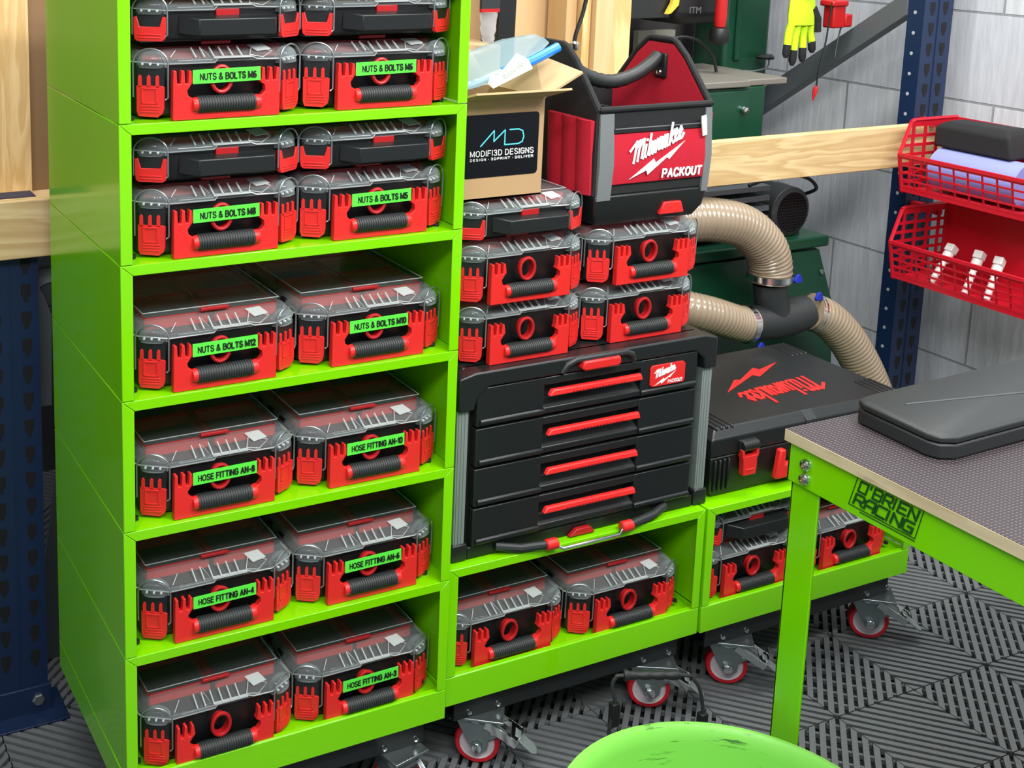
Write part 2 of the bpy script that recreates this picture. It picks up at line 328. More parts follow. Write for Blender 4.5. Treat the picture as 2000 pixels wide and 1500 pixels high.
def caster(parent, x, y, rz, hz=FZ):
    c = bpy.data.objects.new('caster', None); col.objects.link(c); c.parent = parent; c.location = (x, y, 0); c.rotation_euler = (0, 0, rz)
    # local: +x is the pedal side; wheel centre trails a little
    b = MB(); b.box(-0.047, 0.047, -0.036, 0.036, -0.052, -0.047); b.lathe([(0.026, -0.052), (0.030, -0.060), (0.024, -0.064)], 20, cap1=True)
    b.obj('top_plate', ZINC, c, bevel=0.001)
    f = MB(); cxw, czw = 0.002, hz+0.0397
    side = [(-0.036, -0.060), (0.034, -0.060), (0.052, -0.072), (0.056, -0.078), (0.022, -0.094), (0.020, czw-0.006), (0.008, czw-0.014), (-0.006, czw-0.008), (-0.022, -0.088)]
    for yy in (-0.021, 0.019): f.prism(side, yy, yy+0.002, 'Y')
    f.box(-0.036, 0.034, -0.021, 0.021, -0.062, -0.059)
    f.obj('fork', ZINC, c, bevel=0.0008)
    wv = MB(); wv.lathe([(0.031, -0.012), (0.037, -0.013), (0.0395, -0.010), (0.0395, 0.010), (0.037, 0.013), (0.031, 0.012)], 40, (cxw, 0, czw), 'Y'); wv.obj('wheel_tyre', WHEELR, c)
    wh = MB(); wh.lathe([(0.006, -0.0135), (0.014, -0.0135), (0.016, -0.009), (0.029, -0.009), (0.031, -0.012), (0.031, 0.012), (0.029, 0.009), (0.016, 0.009), (0.014, 0.0135), (0.006, 0.0135)], 32, (cxw, 0, czw), 'Y', True, True); wh.obj('wheel_hub', WHEELW, c)
    ax = MB(); ax.lathe([(0.0085, -0.030), (0.0095, -0.029), (0.0095, -0.022), (0.0055, -0.022), (0.0055, 0.026)], 8, (cxw, 0, czw), 'Y', True, True)
    ax.lathe([(0.004, -0.0235), (0.004, 0.0235)], 10, (0.03, 0, -0.079), 'Y', True, True); ax.obj('axle_bolt', CHROME, c)
    # brake: sloping channel over the wheel with a window and a foot pedal
    br = MB(); br.M = TR(0.016, 0, -0.058, ry=math.radians(31))
    br.box(0.0, 0.066, -0.026, -0.024, -0.010, 0.004); br.box(0.0, 0.066, 0.024, 0.026, -0.010, 0.004)
    br.box(0.0, 0.026, -0.024, 0.024, 0.002, 0.004); br.box(0.050, 0.066, -0.024, 0.024, 0.002, 0.004); br.box(0.026, 0.050, -0.024, -0.016, 0.002, 0.004); br.box(0.026, 0.050, 0.016, 0.024, 0.002, 0.004)
    br.box(0.064, 0.066, -0.018, 0.018, 0.004, 0.018)
    br.obj('brake_frame', CHROME, c, bevel=0.0006)
    pd = MB(); pd.M = TR(0.080, 0, -0.098, ry=math.radians(38)); pd.prism([(-.010, -.013), (.022, -.016), (.032, -.008), (.032, .008), (.022, .016), (-.010, .013)], -.0015, .0015, 'Z'); pd.box(-0.018, -0.008, -0.012, 0.012, -0.0015, 0.004)
    pd.obj('brake_pedal', ALU, c, bevel=0.0008)
    return c
def cart(name, loc, tiers, label, rots, group, xs=(0.085, W-0.075)):
    root = empty(name, loc, label, 'cabinet', group)
    tr = tray(root)
    for k in range(tiers): module(root, B+k*P)
    ang = MB()
    for (y0, y1) in ((0.018, 0.092), (D-0.092, D-0.018)):
        ang.box(0.03, W-0.03, y0, y1, -0.0465, -0.043); ang.box(0.03, W-0.03, y0, y0+0.004, -0.043, -0.0005); ang.box(0.03, W-0.03, y1-0.004, y1, -0.043, -0.0005)
    ang.obj('steel_angle', BLK3, root)
    bolts = MB()
    for x in xs:
        for dx in (-0.030, 0.030): bolts.lathe([(0.0001, -0.005), (0.004, -0.004), (0.0052, -0.001), (0.0052, 0)], 10, (x+dx, 0.018, -0.036), 'Y')
    bolts.obj('angle_bolts', CHROME, root)
    for x, r in zip(xs, rots): caster(root, x, 0.036, math.radians(r))
    for x in xs: caster(root, x, D-0.06, math.radians(8))
    return root
TX2, TY2, TX3, TY3 = 0.565, 0.0242, 1.120, 0.0214
G = 'lime green steel tool cabinets on casters'
cart('tool_cabinet', (0, 0, 0), 6, 'tall lime green steel cabinet tower of stacked tiers, leftmost, on casters', (-60, -78), G)
cart('tool_cabinet', (TX2, TY2, 0), 1, 'low lime green cabinet carrying the black drawer chest, beside the tower', (-36, -30), G, (0.09, 0.470))
cart('tool_cabinet', (TX3, TY3, 0), 1, 'low lime green cabinet under the black case with red script', (-36, -38), G, (0.105, 0.490))

# ------------------------------------------------------------------ clear-lid organizers
def corner_frames():
    """frames on the two chamfered front corners: u along the face, v up, n outward"""
    out = []
    for side in (0, 1):
        a, b = ((0.001, 0.036), (0.045, 0.010)) if side == 0 else ((0.205, 0.010), (0.249, 0.036))
        c = ((a[0]+b[0])/2, (a[1]+b[1])/2); u = Vector((b[0]-a[0], b[1]-a[1], 0)).normalized(); n = Vector((u.y, -u.x, 0))
        out.append(Matrix(((u.x, 0, n.x, c[0]), (u.y, 0, n.y, c[1]), (0, 1, 0, 0), (0, 0, 0, 1))))
    return out
CF = corner_frames()
def outline(i=0.0, front=0.0):
    return [(i, 0.384-i), (i, 0.040+front*0.4), (0.004+i, 0.032+front*.6), (0.043, 0.010+front+i), (0.207, 0.010+front+i), (0.246-i, 0.032+front*.6), (0.25-i, 0.040+front*.4), (0.25-i, 0.384-i)]
def organizer(low=False):
    h = 0.046 if low else 0.078                      # top of black body
    H = 0.066 if low else 0.1045                     # top of lid
    name = 'slim_organizer' if low else 'organizer'
    root = bpy.data.objects.new(name, None); col.objects.link(root); root.empty_display_size = 0.05
    bd = MB(); fr = 0.006
    o0 = outline(0.004, fr); o1 = outline(0.001, fr)
    bd.loft([[(x, y, 0.0015) for x, y in outline(0.010, fr)], [(x, y, 0.006) for x, y in o0], [(x, y, h-0.004) for x, y in o1], [(x, y, h) for x, y in o1]])
    for s in (0, 1):
        for k in range(9):
            y = 0.07+k*0.034; x0 = -0.0015 if s == 0 else 0.249; bd.box(x0, x0+0.0025, y, y+0.012, 0.012, h-0.003)
    for k in range(7):                                # hinge knuckles along the top edges
        y = 0.075+k*0.044
        for x0 in (0.001, 0.239): bd.box(x0, x0+0.010, y, y+0.020, h, h+0.012)
    bd.obj('body', BLK, root, bevel=0.0012)
    # red bins seen through the lid
    bn = MB(); zt = H-0.009; zb = h-0.03
    for (x0, x1) in ((0.020, 0.121), (0.129, 0.230)):
        for (y0, y1) in ((0.056, 0.150), (0.156, 0.250), (0.256, 0.350)):
            e = 0.0022
            bn.box(x0, x1, y0, y0+e, zb, zt); bn.box(x0, x1, y1-e, y1, zb, zt); bn.box(x0, x0+e, y0, y1, zb, zt); bn.box(x1-e, x1, y0, y1, zb, zt)
            bn.box(x0, x1, y0, y1, zb, zb+e)
    bn.obj('bins', RED, root)
    # lid: sloped front with a raised window over the bins
    ld = MB(); z0 = h
    R = [[(x, y, z0) for x, y in outline(0.000, 0.002)], [(x, y, z0+0.006) for x, y in outline(0.000, 0.003)],
         [(x, y, z0+0.015) for x, y in outline(0.008, 0.024)], [(x, y, z0+0.017) for x, y in outline(0.012, 0.034)]]
    ld.loft(R, False, True)
    lw_ = MB(); lw_.loft([[(0.014, 0.355, z0+.016), (0.014, 0.050, z0+.016), (0.236, 0.050, z0+.016), (0.236, 0.355, z0+.016)], [(0.017, 0.352, H), (0.017, 0.053, H), (0.233, 0.053, H), (0.233, 0.352, H)]], False, True)
    lo = ld.obj('lid', CLRF, root, bevel=0.0015); lw_.obj('lid_window', CLR, lo, bevel=0.0015)
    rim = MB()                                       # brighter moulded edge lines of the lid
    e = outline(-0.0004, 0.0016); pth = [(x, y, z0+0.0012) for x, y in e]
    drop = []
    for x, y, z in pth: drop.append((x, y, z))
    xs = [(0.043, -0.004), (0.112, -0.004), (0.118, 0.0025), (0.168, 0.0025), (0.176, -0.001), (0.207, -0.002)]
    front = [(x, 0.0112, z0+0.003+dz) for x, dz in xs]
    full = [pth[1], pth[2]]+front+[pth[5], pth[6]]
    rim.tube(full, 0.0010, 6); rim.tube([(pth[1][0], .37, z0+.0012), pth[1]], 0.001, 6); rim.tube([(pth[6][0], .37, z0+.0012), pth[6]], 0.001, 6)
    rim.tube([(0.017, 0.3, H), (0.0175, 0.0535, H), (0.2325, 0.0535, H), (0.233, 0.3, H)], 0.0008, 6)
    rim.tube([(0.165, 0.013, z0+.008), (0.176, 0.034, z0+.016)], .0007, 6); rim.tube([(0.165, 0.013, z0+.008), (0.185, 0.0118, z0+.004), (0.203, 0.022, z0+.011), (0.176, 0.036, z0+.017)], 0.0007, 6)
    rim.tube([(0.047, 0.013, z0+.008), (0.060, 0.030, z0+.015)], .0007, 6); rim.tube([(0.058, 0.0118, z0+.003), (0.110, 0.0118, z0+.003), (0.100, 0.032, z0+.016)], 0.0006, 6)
    # front skirt hanging lower on the left of the lid
    rim.obj('lid_edge', CLR2, lo)
    sk = MB(); sk.prism([(0.043, z0-0.001), (0.112, z0-0.001), (0.118, z0+0.006), (0.043, z0+0.006)], 0.0095, 0.0118, 'Y')
    sk.obj('lid_skirt', CLRF, lo)
    rb = MB()
    for x in (0.083, 0.096, 0.110, 0.124, 0.138, 0.152):
        rb.prism([(0.0105, z0+.006), (0.030, z0+.0165), (0.030, z0+.019), (0.0085, z0+.008)], x-0.0009, x+0.0009, 'X')
    rb.box(0.110, 0.166, 0.0090, 0.0140, z0+0.0046, z0+0.0074)
    rb.obj('lid_ribs', CLR2, lo)
    gl = MB(); gl.loft([[(0.180, 0.022, z0+.0112), (0.203, 0.026, z0+.0130), (0.196, 0.042, z0+.0185), (0.172, 0.040, z0+.0180)], [(0.180, 0.022, z0+.0124), (0.203, 0.026, z0+.0142), (0.196, 0.042, z0+.0197), (0.172, 0.040, z0+.0192)]])  # pale raised plate painting in the glare on the lid's front facet
    gl.obj('lid_facet_glare', CLR2, lo)
    # red lift tab on the raised window
    if not low:
        tb = MB(); tb.box(0.105, 0.150, 0.0475, 0.0535, H-0.006, H-0.001); tb.obj('bin_tab', REDD, root, bevel=0.001)
    # latches, clear caps and wire bails on the two corners
    for s in (0, 1):
        dm = MB(); dm.M = CF[s]; zc = h-0.004
        pr = [(0.0215, zc-0.002), (0.0215, zc+0.003), (0.0205, zc+0.010), (0.017, zc+0.0155), (0.011, zc+0.0195), (0.004, zc+0.0212), (0.0001, zc+0.0214)]
        rings = [[(r*math.cos(t), z, 0.001+0.62*r*math.sin(t)-0.004) for t in [2*math.pi*k/20 for k in range(20)]] for r, z in pr]
        dm.loft(rings, True, False); dm.obj('corner_cap', DOME, root)
        wp = MB(); wp.M = CF[s]; zb0 = 0.012 if low else 0.031
        arc = [(-0.0245, zb0, 0.005)]+[(-0.0245, z, 0.006) for z in (zc-0.012 if not low else zc-.004, zc)]+[(0.0245*math.cos(math.pi-math.pi*k/12), zc+0.004+0.0205*math.sin(math.pi*k/12), 0.006) for k in range(13)]+[(0.0245, zc, 0.006), (0.0245, zb0, 0.005), (0.0205, zb0-0.003, 0.006)]
        wp.tube(arc, 0.00125, 7); wp.obj('wire_bail', WIRE, root)
        lt = MB(); lt.M = CF[s]
        if low:
            lt.prism([(-.021, .006), (-.017, .003), (.017, .003), (.021, .006), (.0225, .016), (.0225, .036), (.018, .037), (.014, .023), (-.014, .023), (-.018, .037), (-.0225, .036), (-.0225, .016)], 0.001, 0.0075, 'Z')
            for q in (0.007, 0.011): lt.box(-.016, .016, q, q+.0018, 0.0072, 0.0086)
        else:
            lt.prism([(-.017, .0045), (.010, .0035), (.017, .009), (.019, .016), (.0195, .046), (.0165, .047), (.0165, .0475), (.0125, .047), (-.0195, .0475), (-.0195, .012)], 0.001, 0.0075, 'Z')
            for u in (-.0150, -.0025, .0095): lt.prism([(u-.0028, .045), (u+.0028, .045), (u+.0024, .060), (u, .0625), (u-.0024, .060)], 0.002, 0.0075, 'Z')
            for q in (.010, .014, .018): lt.box(-.0145, .0125, q, q+.0018, 0.007, 0.0087)
            lt.box(-.0125, -.0105, .022, .044, 0.007, 0.0087); lt.box(.0075, .0095, .022, .044, 0.007, 0.0087); lt.box(-.0125, .0095, .0425, .0445, 0.007, 0.0087); lt.box(-.0125, .0095, .022, .024, 0.007, 0.0087)
        lt.obj('latch', RED, root, bevel=0.0006)
        hs = MB(); hs.M = CF[s]; hs.box(-.0195, .0195, (0.020 if low else .044), zc+0.001, -0.004, 0.0055); hs.cur = 1
        for u in (-.012, -.001, .010): hs.box(u-.0016, u+.0016, zc+.001, zc+.0045, 0.001, 0.006)
        hs.obj('latch_housing', [BLK3, WHT], root, bevel=0.001)
    if low:
        hd = MB()
        hd.loft([[(0.060, 0.018, .012), (0.085, -0.004, .010), (0.200, -0.004, .010), (0.210, 0.018, .012)], [(0.060, 0.018, .038), (0.085, -0.004, .0335), (0.200, -0.004, .0335), (0.210, 0.018, .038)]])
        hd.obj('handle', BLK3, root, bevel=0.0015)
        cap = MB(); cap.box(0.115, 0.150, 0.0125, 0.018, 0.036, 0.046); cap.obj('release_tab', REDD, root, bevel=0.001)
        hl = MB(); hl.prism([(0.070, .015), (0.082, .015), (0.082, .030), (0.070, .032)], 0.0035, 0.016, 'Y')
    else:
        hd = MB(); y0, y1 = -0.003, 0.008
        left = [(.045, .0), (.205, .0), (.205, .053), (.2045, .068), (.2005, .069), (.1995, .0505), (.1945, .0505), (.1935, .069), (.1895, .069), (.1885, .0505), (.1830, .0505), (.1820, .069), (.1785, .069),
                (.1775, .054), (.175, .049), (.182, .044), (.183, .036), (.178, .030), (.172, .029), (.169, .026), (.165, .010), (.084, .010), (.081, .026), (.0745, .029), (.072, .031), (.0675, .034), (.066, .041), (.071, .048), (.075, .053),
                (.0725, .068), (.069, .069), (.068, .0505), (.063, .0505), (.062, .069), (.058, .069), (.057, .0505), (.0515, .0505), (.0505, .069), (.0465, .069), (.0455, .053)]
        hd.prism(left, y0, y1, 'Y')
        hd.lathe([(0.0001, 0.0), (0.009, 0.0), (0.0105, 0.004), (0.0105, 0.010)], 16, (.0735, .0, .0205), 'X'); hd.lathe([(0.0105, 0.0), (0.0105, 0.006), (0.009, 0.010), (0.0001, 0.010)], 16, (.166, .0, .0205), 'X')
        ho = hd.obj('handle', RED, root, bevel=0.0007)
        gp = MB(); prof = []; n = 22; x = .081
        for k in range(n):
            prof += [(0.0120, k*.0856/n), (0.0124, (k+.5)*.0856/n), (0.0110, (k+.75)*.0856/n), (0.0110, (k+.95)*.0856/n)]
        gp.lathe(prof, 18, (.0812, .0, .0205), 'X', True, True); gp.obj('handle_grip', RUB, ho)
        rg = MB(); prof = []
        for k in range(28):
            t = 2*math.pi*k/28; prof.append((.118+.0145*math.cos(t), .001, .0545+.0180*math.sin(t)))
        rg.tube(prof, 0.0030, 8, closed=True)
        rg.loft([[(.118+.0125*a*math.cos(2*math.pi*k/24), y, .0545+(.0160*a)*math.sin(2*math.pi*k/24)) for k in range(24)] for a, y in ((1.0, .002), (1.0, .0125))], False, False)
        rg.obj('lock_ring', REDD, root)
    return root
ORG = organizer(False); SLIM = organizer(True)
LM = lambda txt: None
def put(proto, loc, label, group, first, text=None, rz=0.0):
    o = proto if first else copy_tree(proto)
    o.location = loc; o.rotation_euler = (0, 0, rz); tag(o, label, 'organizer box', group)
    if text:
        s = MB(); s.M = Matrix.Translation((.124, -.0040, .0605)) @ Matrix.Rotation(math.radians(-0.8), 4, 'Y'); s.box(-.0505, .0505, -0.0006, 0.0, -.0098, .0098)
        st = s.obj('label_strip', GLAB, o); st['label'] = 'green tape strip reading '+text
        sign(text, 0.0084, plane_M((.126, -.0047, .0600), (1, 0, 0.010), (-0.010, 0, 1)), INK, st, 0.088 if len(text) > 15 else 0.083)
    return o
OG = 'clear-lid organizer boxes with red handles'; SG = 'slim clear-lid organizer boxes with black handles'
rows = [(5, ('NUTS & BOLTS M6', 'NUTS & BOLTS M6')), (4, ('NUTS & BOLTS M8', 'NUTS & BOLTS M5')), (3, ('NUTS & BOLTS M12', 'NUTS & BOLTS M10')),
        (2, ('HOSE FITTING AN-8', 'HOSE FITTING AN-10')), (1, ('HOSE FITTING AN-4', 'HOSE FITTING AN-6')), (0, (None, 'HOSE FITTING AN-3'))]
XL, XR, YF = 0.0340, 0.2875, 0.010
originals = []
def lift(k): return B+k*P+0.0006
cfg = []
for k, (ta, tb) in rows:
    for side, t in ((0, ta), (1, tb)):
        hand = ('left', 'right')[side]
        if t: lab = ('organizer with green strip reading %s, %s in top row' % (t.replace('&', 'and'), hand)) if k == 5 else 'organizer box with green strip reading %s' % t.replace('&', 'and')
        else: lab = 'organizer box without a green strip, bottom left in the tall tower'
        z = lift(k) if k else B-0.0095
        cfg.append((ORG, ((XL, XR)[side]+random.uniform(-.001, .001), YF+(0.0 if side == 0 else 0.004)+random.uniform(-.002, .002), z), lab, OG, t))
for k, side, nm in ((5, 0, 'upper left box reading NUTS and BOLTS M6'), (5, 1, 'upper right box reading NUTS and BOLTS M6'), (4, 0, 'box reading NUTS and BOLTS M8'), (4, 1, 'box reading NUTS and BOLTS M5')):
    cfg.append((SLIM, ((XL, XR)[side], YF+0.002, lift(k)+0.1054), 'slim organizer with black handle on the '+nm, SG, None))
cfg += [(ORG, (TX2+0.0215, TY2+0.020, B-0.0095), 'unlabelled organizer box, left one under the black drawer chest', OG, None),
        (ORG, (TX2+0.277, TY2+0.014, B-0.0095), 'unlabelled organizer box, right one under the black drawer chest', OG, None),
        (ORG, (TX3+0.022, TY3+0.018, B-0.0095), 'unlabelled organizer box beneath the slim box in the rightmost low cabinet', OG, None),
        (ORG, (TX3+0.279, TY3+0.018, B-0.0095), 'unlabelled organizer box behind the green table leg, rightmost of all', OG, None),
        (SLIM, (TX3+0.022, TY3+0.020, B-0.0095+0.1054), 'slim organizer with black handle in the rightmost low cabinet', SG, None),
        (ORG, (0.604, 0.062, 0.5856), 'unlabelled organizer box standing left on top of the drawer chest', OG, None),
        (ORG, (0.600, 0.060, 0.6912), 'unlabelled organizer box, middle of the left stack on the drawer chest', OG, None),
        (SLIM, (0.598, 0.064, 0.7968), 'slim organizer under the brown cardboard box', SG, None),
        (ORG, (0.862, 0.072, 0.5856), 'unlabelled organizer box standing right on top of the drawer chest', OG, None),
        (ORG, (0.866, 0.070, 0.6912), 'unlabelled organizer box directly under the red tote bag', OG, None)]
for pr, loc, lab, grp, t in reversed(cfg[1:]):
    pass
made = []
for i, (pr, loc, lab, grp, t) in enumerate(cfg):
    made.append(put(pr, loc, lab, grp, False, t))
for pr in (ORG, SLIM):                                 # the two prototypes themselves are not kept
    def kill(o):
        for c in list(o.children): kill(c)
        bpy.data.objects.remove(o)
    kill(pr)

# clear bags of fittings showing through some lids
def fit_bag(x, y, z, label, seed):
    random.seed(seed); r = []
    for i in range(7):
        t = i/6; a = .020*math.sin(math.pi*(t*.8+.1)); r.append([(x-.030+.060*t+random.uniform(-.002, .002), y+a*1.3*math.cos(q)+random.uniform(-.002, .002), z+.007+.007*math.sin(q)*math.sin(math.pi*(t*.8+.1))+random.uniform(-.001, .001)) for q in [2*math.pi*k/10 for k in range(10)]])
    o = MB().loft(r).obj('fitting_bag', BAGM, None); tag(o, label, 'plastic bag', 'clear bags of fittings inside organizer boxes')
BAGM = clear('bag_film', (170, 165, 165), .35, .9, .15)
fit_bag(XL+.068, YF+.110, B+.045, 'crumpled clear bag under the lid of the bottom left organizer', 1)
fit_bag(XL+.180, YF+.110, B+P+.055, 'clear bag of fittings under the lid of the box reading HOSE FITTING AN-4', 2)
fit_bag(XR+.068, YF+.110, B+P+.055, 'clear bag under the left window of the box reading HOSE FITTING AN-6', 3)
fit_bag(XR+.180, YF+.110, B+P+.055, 'clear bag under the right window of the box reading HOSE FITTING AN-6', 4)

# ------------------------------------------------------------------ black four-drawer chest on the middle cabinet
def chest():
    x0, x1, yf, z0, z1, yb = 0.580, 1.128, 0.046, 0.2514, 0.585, 0.405
    r = empty('drawer_chest', ((x0+x1)/2, yf, z0), 'black four-drawer tool chest with red drawer grips on the low cabinet', 'tool chest')
    r.location = (0, 0, 0)
    b = MB(); b.box(x0+.03, x1-.03, yf+.010, yb, z0+.004, z1-.004)
    b.box(x0+.008, x1-.008, yf+.05, yb-.01, z0+.03, z1-.03)
    b.obj('body', BLK, r, bevel=.003)
    cp = MB()                                            # top cap: outline seen from the front
    out = [(x0, .520), (x0, .578), (x0+.03, .5905), (x0+.055, z1), (x0+.20, z1), (x0+.215, .590), (x0+.345, .590), (x0+.36, z1), (x1-.055, z1), (x1-.03, .5905), (x1, .578), (x1, .520), (x1-.028, .520), (x1-.030, .540), (x1-.050, .558), (x0+.058, .558), (x0+.036, .542), (x0+.030, .520)]
    cp.prism([(p, min(q, z1)) for p, q in out], yf-.008, yf+.03, 'Y'); cp.box(x0+.02, x1-.02, yf+.02, yb, z1-.02, z1)
    cp.box(x0, x0+.03, yf+.02, yb-.02, z1-.05, z1-.008); cp.box(x1-.03, x1, yf+.02, yb-.02, z1-.05, z1-.008)
    cp.obj('top_cap', BLK3, r, bevel=.003)
    ar = MB(); ar.tube([(x0+.205, yf-.006, .560), (x0+.212, yf-.010, .574), (x0+.228, yf-.012, .581), (x0+.335, yf-.012, .581), (x0+.350, yf-.010, .574), (x0+.357, yf-.006, .560)], .0055, 8)
    ar.obj('latch_surround', BLK2, r)
    lt = MB(); lt.prism([(x0+.236, .566), (x0+.243, .562), (x0+.312, .562), (x0+.319, .566), (x0+.317, .579), (x0+.240, .579)], yf-.022, yf-.006, 'Y'); lt.obj('top_latch', RED, r, bevel=.003)
    for xa in (x0+.002, x1-.024):
        p = MB(); p.box(xa, xa+.022, yf, yf+.022, z0+.030, .524)
        for k in range(3): p.box(xa+.003+k*.006, xa+.006+k*.006, yf-.0015, yf, z0+.030, .524)
        p.obj('corner_bar', ALU, r, bevel=.002)
        f = MB(); f.box(xa-.003, xa+.027, yf-.004, yf+.05, z0, z0+.031); f.obj('foot', BLK3, r, bevel=.003)
    base = MB(); base.box(x0+.03, x1-.03, yf-.002, yf+.03, z0, z0+.022); base.obj('base_rail', BLK, r, bevel=.002)
    a, e, m0, m1 = x0+.036, x1-.044, x0+.170, x0+.376
    for k in range(4):
        zt = .556-k*.0712; zb = zt-.0690
        d = MB(); yy = yf-.006
        d.box(a, m0, yy, yf+.02, zb+.002, zt); d.box(m1, e, yy, yf+.02, zb+.002, zt)
        d.box(m0, m1, yy, yf+.02, zt-.014, zt); d.box(m0, m1, yf+.014, yf+.02, zb, zt)
        d.prism([(yf+.014, zb+.030), (yf-.007, zb+.014), (yf-.007, zb+.004), (yf+.014, zb+.002)], m0, m1, 'X')
        for (u0, u1) in ((a+.006, m0), (m1, e-.002)): d.prism([(yy-.0005, zb+.0155), (yy-.0050, zb+.0125), (yy-.0050, zb+.0065), (yy-.0005, zb+.004)], u0, u1, 'X')
        do = d.obj('drawer', BLK3, r, bevel=.0015)
        h = MB(); h.loft([[(m0+.004, yy-.001, zt-.0310), (m1-.003, yy-.001, zt-.0310), (m1-.003, yy-.001, zt-.020), (m0+.010, yy-.001, zt-.020)], [(m0+.004, yy-.011, zt-.0310), (m1-.003, yy-.011, zt-.0310), (m1-.006, yy-.009, zt-.021), (m0+.014, yy-.009, zt-.021)]])
        h.obj('drawer_grip', RED, do, bevel=.002)
        dots = MB()
        for q in range(17): dots.box(m0+.052+q*.0068, m0+.055+q*.0068, yy-.0114, yy-.010, zt-.0290, zt-.0272)
        dots.obj('grip_dots', REDD, do, smooth=False)
        if k == 0:
            bx0, bx1 = x0+.395, x0+.474
            bg = MB(); bg.prism([(bx0, .508), (bx0+.006, .504), (bx1-.004, .504), (bx1, .509), (bx1, .539), (bx1-.006, .544), (bx0+.004, .544), (bx0, .539)], yy-.003, yy, 'Y')
            bo = bg.obj('badge', RED, do, bevel=.001); bo['label'] = 'red badge with white script lettering'
            brand(bo, plane_M((bx0+.009, yy-.0033, .520), (1, 0, 0), (0, 0, 1)), .048, WHT, slope=.25)
            sign('PACKOUT', .0055, plane_M((bx0+.056, yy-.0034, .5105), (1, 0, 0), (0, 0, 1)), WHT, bo, .032, .2)
    for (pa, pb, pc) in (((x0+.085, yf-.004, z0+.014), (x0+.125, yf-.020, z0+.010), (x0+.178, yf-.027, z0+.009)), ((x0+.450, yf-.004, z0+.016), (x0+.415, yf-.018, z0+.012), (x0+.355, yf-.027, z0+.009))):
        bl = MB(); bl.tube([pa, pb, pc], .0075, 10); bl.obj('bail_arm', BLK2, r)
    for xa in (x0+.172, x0+.334):
        q = MB(); q.lathe([(.008, 0), (.0098, .002), (.0098, .022), (.008, .024)], 12, (xa, yf-.028, z0+.0090), 'X', True, True); q.obj('bail_end', RED, r)
    wq = MB(); wq.tube([(x0+.190, yf-.029, z0+.008), (x0+.204, yf-.034, z0-.001), (x0+.326, yf-.034, z0-.001), (x0+.338, yf-.029, z0+.008)], .0028, 8); wq.obj('bail_wire', CHROME, r)
    tg = MB(); tg.prism([(x0+.235, z0+.002), (x0+.290, z0+.002), (x0+.280, z0+.014), (x0+.250, z0+.014)], yf-.012, yf-.003, 'Y'); tg.obj('release_tab', REDD, r, bevel=.001)
chest()

